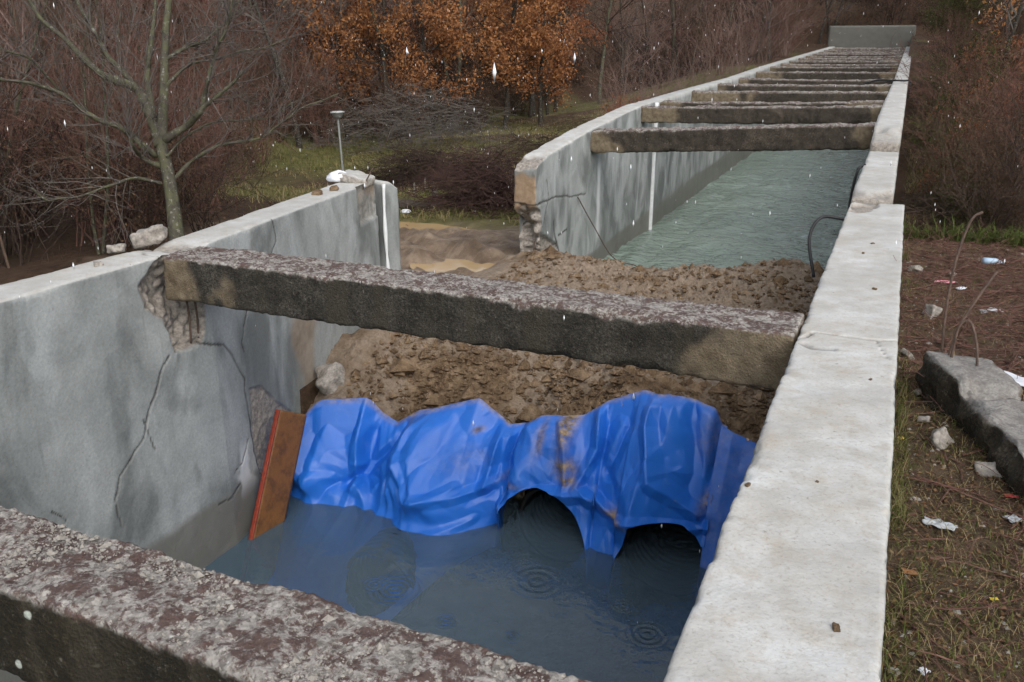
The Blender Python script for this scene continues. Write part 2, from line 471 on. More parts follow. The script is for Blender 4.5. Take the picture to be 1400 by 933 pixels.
def m_bark(name, c1, c2, moss=0.0, mossc=(0.12, 0.13, 0.06)):
    b = NB(name)
    f = b.noise(5, 6, 0.7, b.map((3, 3, 0.8)))
    c = b.mix(b.ramp(f, (0.3, 0.0), (0.7, 1.0)), c1, c2)
    if moss: c = b.mix(b.ramp(b.noise(7.0, 5, 0.7), (0.45, 0.0), (0.60, moss)), c, mossc)
    if moss: c = b.mix(b.ramp(b.noise(16.0, 3, 0.6, b.map((1, 1, 1), (5, 2, 8))), (0.60, 0.0), (0.66, 0.7)), c, (0.22, 0.215, 0.185))
    MAT[name] = b.done(b.bsdf(c, 0.9, b.bump(b.noise(30, 5, 0.7, b.map((3, 3, 0.7))), 0.6, 0.01), 0.15))
def m_leaf(name, stops, var=0.35):
    b = NB(name)
    v = b.attr('tint')
    r = b.rnd()
    f = b.math('ADD', b.math('MULTIPLY', v, 1 - var), b.math('MULTIPLY', r, var))
    c = b.ramp(f, *stops)
    s = b.bsdf(c, 0.75, None, 0.15)
    t = b.n('ShaderNodeBsdfTranslucent'); b.put(t.inputs['Color'], c)
    mx = b.n('ShaderNodeMixShader'); mx.inputs[0].default_value = 0.3
    b.t.links.new(s, mx.inputs[1]); b.t.links.new(t.outputs[0], mx.inputs[2])
    MAT[name] = b.done(mx.outputs[0])

# ================================================================== THE SETTING
POOL_Z = -2.93
XL, XR = -5.32, -0.39            # inner faces of the canal walls
LEAN = 0.177                     # the broken left wall swings outwards beyond the second beam
m_concrete(); m_ground(); m_soil(); m_tarp(); m_canal()
m_beam('beam_mossy', (0.016, 0.013, 0.008), (0.040, 0.032, 0.018), 0.9)
m_beam('beam_dark', (0.024, 0.021, 0.017), (0.082, 0.074, 0.060), 0.9)
m_beam('beam_far', (0.035, 0.028, 0.022), (0.10, 0.08, 0.062), 0.2)
m_simple('white_filler', (0.62, 0.63, 0.63), (0.74, 0.75, 0.75), 9, 0.7, 0.2)
m_simple('rust', (0.06, 0.042, 0.034), (0.14, 0.095, 0.072), 25, 0.85, 0.5, 0.004)
m_simple('black_rubber', (0.012, 0.012, 0.013), (0.03, 0.03, 0.032), 10, 0.5, 0.2)
m_simple('pipe_plastic', (0.006, 0.006, 0.007), (0.016, 0.015, 0.014), 6, 0.45, 0.2)

def ground_z(X, Y):
    X = np.asarray(X, float); Y = np.asarray(Y, float)
    Q = np.stack([X, Y, 0 * X], -1).reshape(-1, 3)
    n1 = fbm(Q, 0.25, 4, 1).reshape(X.shape); n2 = fbm(Q, 1.6, 4, 2).reshape(X.shape)
    left = -1.93 - 0.75 * smooth(14, 27, Y) - 0.25 * smooth(7, 16, -X) + smooth(38, 74, Y) * 4.2 * smooth(26, 8, -X)
    left = left + 0.75 * np.exp(-(((X + 15) / 6) ** 2 + ((Y - 36) / 6) ** 2)) + 0.5 * np.exp(-(((X + 10.5) / 3.0) ** 2 + ((Y - 25) / 3.5) ** 2))
    edge = 20.5 + 3.6 * np.exp(-((Y - 42) / 12) ** 2) + np.clip(24 - Y, 0, 30) * 0.7
    s1 = -X - edge
    s2 = (Y - 74) + 0.12 * np.abs(X + 3)
    s = np.maximum(np.maximum(s1, s2), 0)
    hill = 0.30 * np.minimum(s, 70) * smooth(0, 7, s)
    left = left + hill + n1 * 0.25 + n2 * (0.05 + 0.03 * smooth(8, 20, Y))
    right = -0.30 - 1.25 * smooth(9.5, 12.6, Y + 0.5 * n2 - 0.12 * X) + smooth(16, 72, Y) * 3.8 + 0.20 * np.maximum(X - 4, 0) * smooth(10, 22, Y) + 0.3 * np.maximum(Y - 74, 0)
    right = right + n2 * 0.05 + n1 * 0.3 * smooth(11, 16, Y)
    z = np.where(X > -2.8, right, left)
    inside_canal = (X > -5.56) & (X < -0.12) & (Y < 72.6)
    return np.where(inside_canal, -4.0, z)

xs = knots((-140, -40, 2.5), (-40, -14, 0.4), (-14, -5.57, 0.12), (-5.57, -5.55, 0.02), (-5.55, -0.13, 0.8), (-0.13, -0.11, 0.02), (-0.11, 2.2, 0.045), (2.2, 8, 0.2), (8, 40, 1.0), (40, 90, 4))
ys = knots((-9, 1.5, 0.5), (1.5, 11, 0.06), (11, 20, 0.13), (20, 45, 0.35), (45, 80, 0.8), (80, 190, 3.5))
GX, GY = np.meshgrid(xs, ys, indexing='ij')
GZ = ground_z(GX, GY)
gp = np.stack([GX.ravel(), GY.ravel(), GZ.ravel()], 1)
flat = gp * np.array([1, 1, 0])
fn = fbm(flat, 0.35, 5, 21)
a_mud = smooth(1.25, 0.75, np.sqrt(((gp[:, 0] + 8.2) / 4.6) ** 2 + ((gp[:, 1] - 13.2) / 3.9) ** 2) + fn * 0.7) * (gp[:, 0] < -3)
a_grass = np.where(gp[:, 0] < -3,
                   smooth(-0.2, 0.3, fn + 0.2 - 0.9 * smooth(24, 32, -gp[:, 0]) - 0.8 * smooth(60, 72, gp[:, 1]) - 0.6 * smooth(20, 14, gp[:, 1]) * smooth(8.5, 10.5, -gp[:, 0])),
                   smooth(0.0, 0.3, fn - 0.15 + 0.55 * np.exp(-(((gp[:, 0] - 0.8) / 1.2) ** 2 + ((gp[:, 1] - 11.5) / 1.6) ** 2))) * smooth(9, 10.5, gp[:, 1]) + 0.2 * smooth(0.15, 0.5, fbm(flat, 2.2, 4, 5)) * (gp[:, 1] < 9))
a_lit = np.where((gp[:, 0] > -1) & (gp[:, 1] < 10.5), 0.75, 0.0)
# wheel ruts in the mud
rut = np.minimum(seg_dist(gp[:, :2], [(-14, 15.5), (-9, 14.6), (-5, 12.4)]), seg_dist(gp[:, :2], [(-13, 13.2), (-8, 13.0), (-5, 11.0)]))
gp[:, 2] += (0.10 * np.exp(-((rut - 0.38) / 0.15) ** 2) - 0.16 * np.exp(-(rut / 0.22) ** 2)) * a_mud
gp[:, 2] += (fbm(flat, 2.2, 4, 33) * 0.12 + np.abs(fbm(flat, 3.6, 3, 35)) * 0.16) * a_mud
PUD = [(-6.75, 13.0, 0.62, 0.42), (-5.95, 13.0, 0.36, 0.5), (-9.2, 16.2, 1.4, 0.45)]
for cx, cy, rx, ry in PUD:
    dd = ((gp[:, 0] - cx) / (rx * 1.25)) ** 2 + ((gp[:, 1] - cy) / (ry * 1.25)) ** 2
    base = float(ground_z(np.array([cx]), np.array([cy]))[0])
    w = np.exp(-dd ** 2)
    gp[:, 2] = gp[:, 2] * (1 - w) + (base - 0.13 + 0.05 * fbm(flat, 3, 2, 3)) * w
terrain = obj('terrain', mesh('terrain', gp, grid_faces(len(xs), len(ys)), {'mud': a_mud, 'grass': a_grass, 'litter': a_lit}), MAT['terrain'], kind='structure')

# ---- water in the canal behind the earth bank
xs = knots((-5.5, -0.2, 0.07)); ys = knots((12.0, 30, 0.09), (30, 73, 0.8))
A, B = np.meshgrid(xs, ys, indexing='ij')
wp = np.stack([A.ravel(), B.ravel(), 0 * A.ravel()], 1)
wp[:, 2] = -2.66 + 0.010 * (wp[:, 1] - 15) + fbm(wp * np.array([1, 0.55, 1]), 1.9, 4, 8) * 0.12
obj('canal_water', mesh('canal_water', wp, grid_faces(len(xs), len(ys))), MAT['canal_water'], kind='structure')

# ---- water standing in front of the tarpaulin
for (x, y, r, wl, amp) in [(540, 806, 0.28, 0.055, 0.8), (512, 800, 0.14, 0.04, 0.4), (885, 868, 0.19, 0.06, 0.55), (852, 828, 0.12, 0.04, 0.5), (735, 795, 0.30, 0.085, 0.45), (470, 690, 0.16, 0.05, 0.5), (610, 850, 0.12, 0.04, 0.5), (700, 870, 0.1, 0.04, 0.4)]:
    p = on_z(x, y, POOL_Z); RINGS.append((p[0], p[1], r, wl, amp))
m_pool()
xs = knots((-5.45, -0.25, 0.1)); ys = knots((-1.4, 8.2, 0.1))
nx, ny = len(xs), len(ys)
A, B = np.meshgrid(xs, ys, indexing='ij')
top = np.stack([A.ravel(), B.ravel(), np.full(A.size, POOL_Z)], 1)
bot = top.copy(); bot[:, 2] = -4.3
F = grid_faces(nx, ny)
idx = np.arange(nx * ny).reshape(nx, ny)
ring = np.concatenate([idx[:, 0], idx[-1, 1:], idx[-2::-1, -1], idx[0, -2:0:-1]])
r2 = np.roll(ring, -1)
side = np.stack([ring + nx * ny, r2 + nx * ny, r2, ring], 1)
obj('pool_water', mesh('pool_water', np.vstack([top, bot]), np.vstack([F, F[:, ::-1] + nx * ny, side]), sm=False), MAT['pool_water'], kind='structure')

# ---- muddy puddles in the breach
b = NB('puddle_water')
MAT['puddle'] = b.done(b.bsdf(b.mix(b.noise(3, 3), (0.36, 0.245, 0.12), (0.46, 0.33, 0.18)), 0.12, b.bump(b.noise(6, 3), 0.15, 0.02), 0.4))
for cx, cy, rx, ry in PUD:
    th = np.linspace(0, 2 * math.pi, 60, endpoint=False)
    zl = float(ground_z(np.array([cx]), np.array([cy]))[0]) - 0.065
    V = np.vstack([[cx, cy, zl], np.stack([cx + rx * 1.5 * np.cos(th), cy + ry * 1.5 * np.sin(th), np.full(60, zl)], 1)])
    obj('puddle', pmesh('puddle', V, [(0, 1 + k, 1 + (k + 1) % 60) for k in range(60)]), MAT['puddle'], kind='structure')

# ---- earth bank that dams the canal
TARP_TOP = [(415, 572), (432, 553), (440, 549), (470, 548), (503, 546), (522, 566), (545, 578), (575, 562), (610, 556), (655, 547), (678, 566), (700, 580), (722, 579), (742, 569), (800, 569), (830, 551), (880, 536), (935, 543), (980, 560), (986, 583), (1030, 600)]
def tarp_edge():
    out = []
    for x, y in TARP_TOP:
        Yt = np.interp(x, [415, 520, 700, 1030], [6.8, 7.2, 7.45, 7.5])
        out.append(on_y(x, y, Yt))
    return np.array(out)
TE = tarp_edge()
def tarp_top(X):
    return np.interp(X, TE[:, 0], TE[:, 1]), np.interp(X, TE[:, 0], TE[:, 2])
xs = knots((-7.2, -5.3, 0.06), (-5.3, -0.3, 0.027)); ys = knots((6.7, 9.6, 0.027), (9.6, 14.9, 0.035))
A, B = np.meshgrid(xs, ys, indexing='ij')
X, Y = A.ravel(), B.ravel()
P0 = np.stack([X, Y, 0 * X], 1)
plate = -1.60 + 0.13 * fbm(P0, 0.8, 3, 3) + 0.20 * np.exp(-(((X + 1.1) / 0.8) ** 2 + ((Y - 13.1) / 0.9) ** 2)) + 0.10 * np.exp(-(((X + 4.2) / 0.7) ** 2 + ((Y - 12.3) / 0.6) ** 2))
plate += 0.10 * np.exp(-(((X + 0.9) / 0.6) ** 2 + ((Y - 8.0) / 0.5) ** 2))
Yt, Zt = tarp_top(X)
fr = smooth(1.15, 0.0, Y - Yt)
z = plate * (1 - fr) + (Zt - 0.06) * fr
z = np.where(Y < Yt, Zt - 0.06 - (Yt - Y) * 9.0, z)
back = smooth(12.5, 14.6, Y - 0.55 * np.exp(-((X + 1.1) / 0.9) ** 2) + 0.3 * fbm(P0, 1.1, 3, 9))
z = z - back * 2.0
z = np.where(X < -5.3, z - smooth(5.3, 6.9, -X) * 0.62, z)
f1, f2 = cells(P0 * 5.5 + fbm(P0, 3, 3)[:, None] * 0.4, 4)
g1, g2 = cells(P0 * 13, 6)
amp = smooth(-0.02, 0.12, Y - Yt) * (0.30 + 0.95 * smooth(-0.25, 0.35, fbm(P0, 0.9, 3, 66)))
z = z + amp * ((f2 - f1) * 0.085 * smooth(-0.3, 0.4, fbm(P0, 1.3, 2, 55)) - 0.03 + (g2 - g1) * 0.02 + fbm(P0, 5, 5, 12, 0.65) * 0.14)
pale = smooth(-0.15, 0.2, fbm(P0, 1.1, 4, 40) + 0.3 * smooth(7.9, 8.6, Y) - 0.05)
bf = grid_faces(len(xs), len(ys))
bp = np.stack([X, Y, z], 1)
inp = np.zeros(len(bp), bool)
for cx, r, cz in [(-2.66, 0.44, -2.99), (-1.50, 0.46, -3.02), (-4.02, 0.40, -3.33)]:       # the pipes run through the bank
    inp |= (np.hypot(bp[:, 0] - cx, bp[:, 2] - cz) < r - 0.01) & (bp[:, 1] < 12.3)
bf = bf[~inp[bf].any(1)]
obj('earth_bank', mesh('earth_bank', bp, bf, {'pale': pale}), MAT['soil'], kind='structure')
BANK = (xs, ys, z.reshape(len(xs), len(ys)))
def bank_z(x, y):
    i = np.clip(np.searchsorted(BANK[0], x), 1, len(BANK[0]) - 1); j = np.clip(np.searchsorted(BANK[1], y), 1, len(BANK[1]) - 1)
    return BANK[2][i, j]

# ================================================================== CANAL WALLS
def on_left(x, y):
    p = on_x(x, y, XL)
    if p[1] > 5.5:
        d = ray(x, y); k = (XL + 5.5 * LEAN) / (d[0] + LEAN * d[1]); p = CAM + d * k
    return (p[1], p[2])
def blank(P): return {k: np.zeros(len(P)) for k in ('top', 'wet', 'spall', 'crack', 'tan', 'white')}
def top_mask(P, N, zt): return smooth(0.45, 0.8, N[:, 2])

# -- left wall: near stretch, bent outwards past the second beam, broken and cracked
kz = np.concatenate([knots((-4.0, -3.1, 0.15)), knots((-3.1, 0.0, 0.0155))[1:]])
P, F, N = block((-5.72, -1.5, -4.0), (XL, 9.32, 0.0), (knots((-5.72, XL, 0.03)), knots((-1.5, 3.2, 0.2), (3.2, 7.6, 0.0135), (7.6, 9.32, 0.025)), kz), 0.018, 0.03, 0.007, 2)
at = blank(P)
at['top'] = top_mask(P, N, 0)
face = smooth(0.2, 0.8, N[:, 0])
yz = P[:, 1:3].copy()
warp = np.stack([fbm(P, 9, 3, 50), fbm(P, 9, 3, 60)], 1)
yzw = yz + warp * 0.02
SP_A = [on_left(*q) for q in [(190, 392), (206, 366), (222, 346), (262, 340), (284, 400), (279, 470), (262, 478), (240, 482), (232, 455), (222, 440), (200, 424)]]
d = poly_depth(yz + warp * 0.03, SP_A)
cav = smooth(-0.005, 0.03, d) * face
f1, f2 = cells(P * 11, 3)
dep = cav * (0.055 + 0.10 * smooth(0, 0.25, d) + 0.09 * fbm(P, 5, 3, 70) - 0.05 * (f2 - f1))
at['spall'] = np.maximum(at['spall'], smooth(0.0, 0.012, d) * face)
P[:, 0] -= np.clip(dep, 0, 0.24)
SP_B = [on_left(*q) for q in [(341, 532), (358, 527), (376, 546), (398, 562), (388, 600), (372, 640), (356, 650), (346, 600)]]
d = poly_depth(yzw, SP_B); m = smooth(-0.004, 0.014, d) * face
P[:, 0] -= m * (0.022 + 0.012 * fbm(P, 18, 3, 5)); at['spall'] = np.maximum(at['spall'], m * 0.95)
SP_C = [on_left(*q) for q in [(486, 236), (503, 232), (525, 240), (523, 290), (508, 303), (494, 308), (490, 285)]]   # broken pocket near the far end
d = poly_depth(yzw, SP_C); m = smooth(-0.01, 0.03, d) * face
P[:, 0] -= m * (0.07 + 0.03 * fbm(P, 6, 3, 15)); at['tan'] = np.maximum(at['tan'], m * smooth(0.3, 0.9, 0.5 + fbm(P, 4, 3, 4) + P[:, 2] + 0.35)); at['spall'] = np.maximum(at['spall'], m * 0.5)
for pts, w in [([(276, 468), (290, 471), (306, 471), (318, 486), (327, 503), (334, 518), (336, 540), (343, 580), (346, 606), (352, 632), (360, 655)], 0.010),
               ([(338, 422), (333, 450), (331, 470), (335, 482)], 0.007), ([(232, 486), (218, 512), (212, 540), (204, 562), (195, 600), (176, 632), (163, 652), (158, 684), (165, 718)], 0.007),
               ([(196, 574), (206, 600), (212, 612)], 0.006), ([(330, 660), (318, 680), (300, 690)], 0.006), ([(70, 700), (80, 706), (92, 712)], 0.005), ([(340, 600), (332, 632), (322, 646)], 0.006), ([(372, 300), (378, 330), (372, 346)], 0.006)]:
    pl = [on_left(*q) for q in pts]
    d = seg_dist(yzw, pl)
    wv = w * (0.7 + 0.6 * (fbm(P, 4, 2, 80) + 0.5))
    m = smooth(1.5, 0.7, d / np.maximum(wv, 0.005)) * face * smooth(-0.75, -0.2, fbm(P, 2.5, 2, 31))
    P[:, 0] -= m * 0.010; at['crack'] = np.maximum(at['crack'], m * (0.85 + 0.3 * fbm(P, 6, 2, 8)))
at['wet'] = smooth(0.06, -0.06, P[:, 2] + 2.37 + 0.05 * fbm(P, 3, 3, 90)) * face * 0.9
at['white'] = np.maximum(at['white'], 0.7 * face * smooth(0.10, 0.0, np.abs(P[:, 1] - 5.75) + 0.3 * fbm(P, 5, 3, 14)) * smooth(-2.6, -2.3, P[:, 2]) * smooth(-1.9, -2.2, P[:, 2]))
at['tan'] = np.maximum(at['tan'], 0.6 * face * smooth(0.32, 0.16, np.abs(P[:, 1] - 7.15) + 0.25 * fbm(P, 3, 3, 7)) * smooth(-0.5, -0.9, P[:, 2]) )
# shattered strip across the wall top where the beam joins
j = np.exp(-((P[:, 1] - 5.32 - 0.22 * (P[:, 0] + 5.5)) / 0.16) ** 2) * smooth(-0.12, -0.02, P[:, 2])
P[:, 2] -= j * (0.035 + 0.05 * fbm(P, 7, 4, 44)); at['spall'] = np.maximum(at['spall'], smooth(0.35, 0.7, j + 0.35 * fbm(P, 9, 3, 18)) * at['top'] * 0.8)
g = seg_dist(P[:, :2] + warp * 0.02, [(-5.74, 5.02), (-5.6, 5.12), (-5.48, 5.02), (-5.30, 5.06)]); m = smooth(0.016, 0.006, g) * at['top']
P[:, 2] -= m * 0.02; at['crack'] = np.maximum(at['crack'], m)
P[:, 0] -= LEAN * np.maximum(P[:, 1] - 5.5, 0)
lw = obj('canal_wall', mesh('canal_wall', P, F, at), MAT['concrete'], label='cracked grey left canal wall with a broken pocket, leaning outwards at its end', cat='wall')

# -- stub of the next panel at the end of the left wall, with the white joint filler
xe = XL - LEAN * (9.35 - 5.5)
P, F, N = block((-0.36, 0, -3.6), (0.0, 0.28, -0.04), (0.05, 0.03, 0.04), 0.025, 0.05, 0.01, 12)
at = blank(P); at['top'] = top_mask(P, N, 0)
m = smooth(-0.25, 0.1, fbm(P, 5, 3, 4) - 0.15) * smooth(0.9, 0.5, np.abs(N[:, 0]))
P[:, 2] -= 0.10 * smooth(0.12, 0.28, P[:, 1]) * smooth(-0.3, 0, P[:, 2])
stub = obj('wall_stub', mesh('wall_stub', P, F, at), MAT['concrete'], label='narrow stub of wall with a white filled joint at the left edge of the breach', cat='wall stub')
stub.location = (xe + 0.06, 9.37, 0); stub.rotation_euler = (0, 0, math.radians(-14))
zz = np.linspace(-3.4, -0.06, 60)
path = np.stack([0.012 + 0 * zz, 0.006 + 0.012 * np.sin(zz * 3), zz], 1)
V, Fq = tube(path, 0.020 + 0.012 * fbm(np.stack([0 * zz, 0 * zz, zz], 1), 5, 3, 3), 7)
obj('joint_filler', pmesh('joint_filler', V, tri_fix(Fq)), MAT['white_filler'], stub, label='white filler in the joint')

# -- left wall beyond the breach
def ltop(Y): return np.interp(Y, [12.0, 13.0, 15.72, 19.15, 24.15, 31.4, 38.8, 45, 72], [-0.24, -0.17, 0.12, 0.36, 0.47, 0.60, 0.83, 0.98, 1.60])
def rtop(Y): return np.interp(Y, [14.4, 15.72, 19.15, 24.15, 31.4, 38.8, 45, 72], [0.36, 0.41, 0.50, 0.55, 0.63, 0.86, 1.0, 1.60])
def far_wet(P, N):
    return smooth(0.05, -0.05, P[:, 2] - np.interp(P[:, 1], [12, 15.4, 20.3, 31, 72], [-2.4, -2.33, -2.15, -1.80, -0.9]) + 0.05 * fbm(P, 2, 3, 6)) * smooth(0.2, 0.8, N[:, 0]) * 0.9
P, F, N = block((-5.72, 13.0, -4.3), (XL, 20.36, 0.0), (0.022, knots((13.0, 15.0, 0.022), (15.0, 20.36, 0.05)), knots((-4.3, -2.9, 0.2), (-2.9, 0, 0.022))), 0.02, 0.06, 0.010, 21)
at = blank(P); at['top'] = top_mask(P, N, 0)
face = smooth(0.2, 0.8, N[:, 0]); end = smooth(0.3, 0.8, -N[:, 1])
edge = smooth(13.8, 13.0, P[:, 1])
P[:, 2] -= smooth(13.55, 13.0, P[:, 1] + 0.25 * fbm(P, 3, 3, 5)) * smooth(-0.5, 0, P[:, 2]) * (0.10 + 0.10 * fbm(P, 5, 3, 6))
at['spall'] = np.maximum(at['spall'], smooth(0.25, 0.6, edge + 0.4 * fbm(P, 4, 3, 3)) * at['top'])
ne = fbm(P, 3.5, 4, 8)
low = smooth(-0.75, -0.95, P[:, 2] + 0.25 * ne)
at['tan'] = np.maximum(at['tan'], end * (1 - low) * smooth(-0.2, -0.3, P[:, 2] + 0.1 * ne)); at['spall'] = np.maximum(at['spall'], end * low)
f1, f2 = cells(P * 5, 9)
P[:, 1] += smooth(13.3, 13.0, P[:, 1]) * (low * (0.16 + 0.25 * ne + 0.2 * f1) + (1 - low) * 0.05 * np.abs(fbm(P, 2.5, 2, 41)))
yz = P[:, 1:3]; warp = np.stack([fbm(P, 7, 3, 50), fbm(P, 7, 3, 60)], 1) * 0.03
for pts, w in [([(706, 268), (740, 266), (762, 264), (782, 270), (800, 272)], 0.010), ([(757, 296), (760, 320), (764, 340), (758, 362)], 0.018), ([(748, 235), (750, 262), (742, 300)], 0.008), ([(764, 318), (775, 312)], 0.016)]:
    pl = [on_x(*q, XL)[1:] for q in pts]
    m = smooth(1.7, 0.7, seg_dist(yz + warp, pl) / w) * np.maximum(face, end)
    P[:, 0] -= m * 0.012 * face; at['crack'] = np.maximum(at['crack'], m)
SP = [on_x(*q, XL)[1:] for q in [(735, 300), (752, 318), (762, 330), (764, 370), (735, 372)]]
m = smooth(-0.01, 0.04, poly_depth(yz + warp * 1.5, SP)) * face
P[:, 0] -= m * (0.07 + 0.05 * ne); at['spall'] = np.maximum(at['spall'], m)
at['white'] = np.maximum(at['white'], 0.75 * face * smooth(0.16, 0.02, np.abs(P[:, 1] - on_x(818, 260, XL)[1]) + 0.15 * fbm(P * np.array([1, 1, 0.2]), 3, 3, 2)) * smooth(-0.5, -0.9, P[:, 2]) * smooth(-2.4, -2.0, P[:, 2]))
at['wet'] = far_wet(P + np.array([0, 0, 1]) * ltop(P[:, 1])[:, None], N)
P[:, 2] += ltop(P[:, 1])
obj('canal_wall', mesh('canal_wall', P, F, at), MAT['concrete'], label='left canal wall just beyond the breach with a ragged broken end', cat='wall')
lwf = None
P, F, N = block((-5.72, 20.38, -4.3), (XL, 72.4, 0.0), (0.08, 0.12, 0.12), 0.03, 0.05, 0.012, 31)
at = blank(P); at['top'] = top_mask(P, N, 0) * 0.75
at['wet'] = far_wet(P + np.array([0, 0, 1]) * ltop(P[:, 1])[:, None], N)
P[:, 2] += ltop(P[:, 1])
lwf = obj('canal_wall', mesh('canal_wall', P, F, at), MAT['concrete'], label='long left canal wall running back to the grey headwall', cat='wall')
zz = np.linspace(-2.9, 0.36, 40)
V, Fq = tube(np.stack([np.full(40, XL + 0.01), np.full(40, 20.39), zz], 1), 0.06, 6)
obj('joint_filler', pmesh('joint_filler', V, tri_fix(Fq)), MAT['white_filler'], lwf, label='white filler in the wall joint')

# -- right wall: near stretch that the picture looks down on
P, F, N = block((XR, -1.5, -4.0), (0.15, 10.06, 0.0), (0.0135, knots((-1.5, 1.6, 0.2), (1.6, 6.2, 0.0135), (6.2, 10.06, 0.024)), knots((-4.0, -0.2, 0.2), (-0.2, 0, 0.014))), 0.014, 0.048, 0.009, 41)
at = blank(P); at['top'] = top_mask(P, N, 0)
warp = np.stack([fbm(P, 9, 3, 50), fbm(P, 9, 3, 60)], 1) * 0.03
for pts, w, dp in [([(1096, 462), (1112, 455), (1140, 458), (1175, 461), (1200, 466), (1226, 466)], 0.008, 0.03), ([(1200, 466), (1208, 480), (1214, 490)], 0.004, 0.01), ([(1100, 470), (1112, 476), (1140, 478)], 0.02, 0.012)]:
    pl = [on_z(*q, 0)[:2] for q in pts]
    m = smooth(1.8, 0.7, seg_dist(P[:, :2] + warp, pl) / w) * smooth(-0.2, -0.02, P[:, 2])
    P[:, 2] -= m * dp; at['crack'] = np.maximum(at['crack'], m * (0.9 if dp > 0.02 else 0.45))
pk = [on_z(*q, 0)[:2] for q in [(1158, 288), (1160, 276), (1204, 277), (1200, 284), (1175, 292)]]
m = smooth(-0.02, 0.04, poly_depth(P[:, :2] + warp * 2, pk)) * at['top']
P[:, 2] -= m * (0.05 + 0.03 * fbm(P, 8, 3, 4)); at['spall'] = np.maximum(at['spall'], m * 0.8); at['tan'] = np.maximum(at['tan'], m * 0.5)
P[:, 2] += fbm(P, 1.1, 2, 77) * 0.008
obj('canal_wall', mesh('canal_wall', P, F, at), MAT['concrete'], label='wide right canal wall with a pale flat top running from the bottom edge', cat='wall')
# -- right wall: short piece and the long piece behind it
P, F, N = block((XR, 10.1, -4.0), (0.03, 14.42, 0.09), (0.03, 0.03, knots((-4, -0.5, 0.25), (-0.5, 0.09, 0.03))), 0.02, 0.035, 0.012, 51)
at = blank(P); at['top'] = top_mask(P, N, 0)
e = smooth(10.55, 10.2, P[:, 1] + 0.3 * fbm(P, 5, 3, 4)) * smooth(-0.4, -0.1, P[:, 2])
P[:, 2] -= e * 0.06; at['spall'] = np.maximum(at['spall'], np.maximum(e * 0.8, smooth(0.3, 0.8, -N[:, 1]))); at['tan'] = e * 0.3
obj('canal_wall', mesh('canal_wall', P, F, at), MAT['concrete'], label='short chipped piece of right canal wall between the wide wall and the long one', cat='wall')
P, F, N = block((XR, 14.46, -4.3), (0.03, 72.4, 0.0), (0.06, knots((14.46, 22, 0.045), (22, 72.4, 0.16)), knots((-4.3, -0.5, 0.3), (-0.5, 0, 0.05))), 0.025, 0.05, 0.014, 61)
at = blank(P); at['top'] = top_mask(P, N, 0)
e = smooth(15.4, 14.7, P[:, 1] + 0.5 * fbm(P, 4, 3, 4)) * smooth(-0.4, -0.1, P[:, 2])
P[:, 2] -= e * 0.14; at['spall'] = np.maximum(at['spall'], np.maximum(e * 0.7, smooth(0.3, 0.8, -N[:, 1])))
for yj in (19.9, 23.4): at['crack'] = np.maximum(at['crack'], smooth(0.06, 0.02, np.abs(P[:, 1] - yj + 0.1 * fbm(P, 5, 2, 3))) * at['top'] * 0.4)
P[:, 2] += rtop(P[:, 1])
obj('canal_wall', mesh('canal_wall', P, F, at), MAT['concrete'], label='long narrow right canal wall running back to the grey headwall', cat='wall')
# -- headwall at the far end
P, F, N = block((-5.9, 72.5, -1.0), (0.1, 73.0, 3.08), (0.15, 0.15, 0.12), 0.03, 0.05, 0.02, 71)
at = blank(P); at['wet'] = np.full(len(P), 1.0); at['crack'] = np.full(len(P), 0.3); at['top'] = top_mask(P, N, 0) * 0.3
obj('headwall', mesh('headwall', P, F, at), MAT['concrete'], label='weathered grey concrete headwall closing the far end of the canal', cat='headwall')

# ================================================================== CROSS BEAMS
def beam(Y0, w, h, x0, x1, zl, zr, res, mat, label, seed, tan_l=0.0, tan_r=0.0, chip=0.03, rough=0.012, sag=0.0, group='cross beams between the canal walls', white=0.0):
    P, F, N = block((x0, Y0, -h), (x1, Y0 + w, 0), res, 0.015, chip, rough, seed, 9.0)
    at = blank(P)
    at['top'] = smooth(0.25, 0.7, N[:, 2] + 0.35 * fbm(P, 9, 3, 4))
    n = fbm(P, 3, 4, seed + 1)
    if tan_l: at['tan'] = np.maximum(at['tan'], smooth(0.1, -0.1, P[:, 0] - x0 - tan_l + 0.5 * n))
    if tan_r: at['tan'] = np.maximum(at['tan'], smooth(0.1, -0.1, x1 - tan_r - P[:, 0] + 0.4 * n))
    if white: at['white'] = smooth(0.12, 0.0, x1 - white - P[:, 0] + 0.35 * n) * at['top']
    t = at['top'] * smooth(0.2, 0.9, N[:, 2])
    f1, f2 = cells(P * 22, seed)
    P[:, 2] += t * ((f2 - f1) * rough * 0.9 + fbm(P, 4, 4, seed + 3) * rough * 1.2)
    u = (P[:, 0] - x0) / (x1 - x0)
    P[:, 2] += zl + (zr - zl) * u - sag * 4 * u * (1 - u)
    return obj('cross_beam', mesh('cross_beam', P, F, at), MAT[mat], label=label, cat='beam', group=group)
beam(1.43, 0.37, 0.34, -5.31, -0.40, 0.0, 0.0, (knots((-5.31, -3.0, 0.03), (-3.0, -0.40, 0.0085)), 0.0085, 0.012), 'beam_mossy', 'nearest cross beam, lichen crusted, across the bottom left corner', 3, chip=0.05, rough=0.016)
beam(5.03, 0.46, 0.36, -5.33, -0.40, 0.0, -0.005, (0.012, 0.014, 0.016), 'beam_dark', 'second cross beam, dark stained, spanning above the blue tarpaulin', 5, 0.42, 0.55, 0.06, 0.016)
ordinal = ['first', 'second', 'third', 'fourth', 'fifth', 'sixth', 'seventh', 'eighth', 'ninth', 'tenth', 'eleventh', 'twelfth', 'thirteenth', 'fourteenth', 'fifteenth', 'sixteenth', 'seventeenth', 'eighteenth']
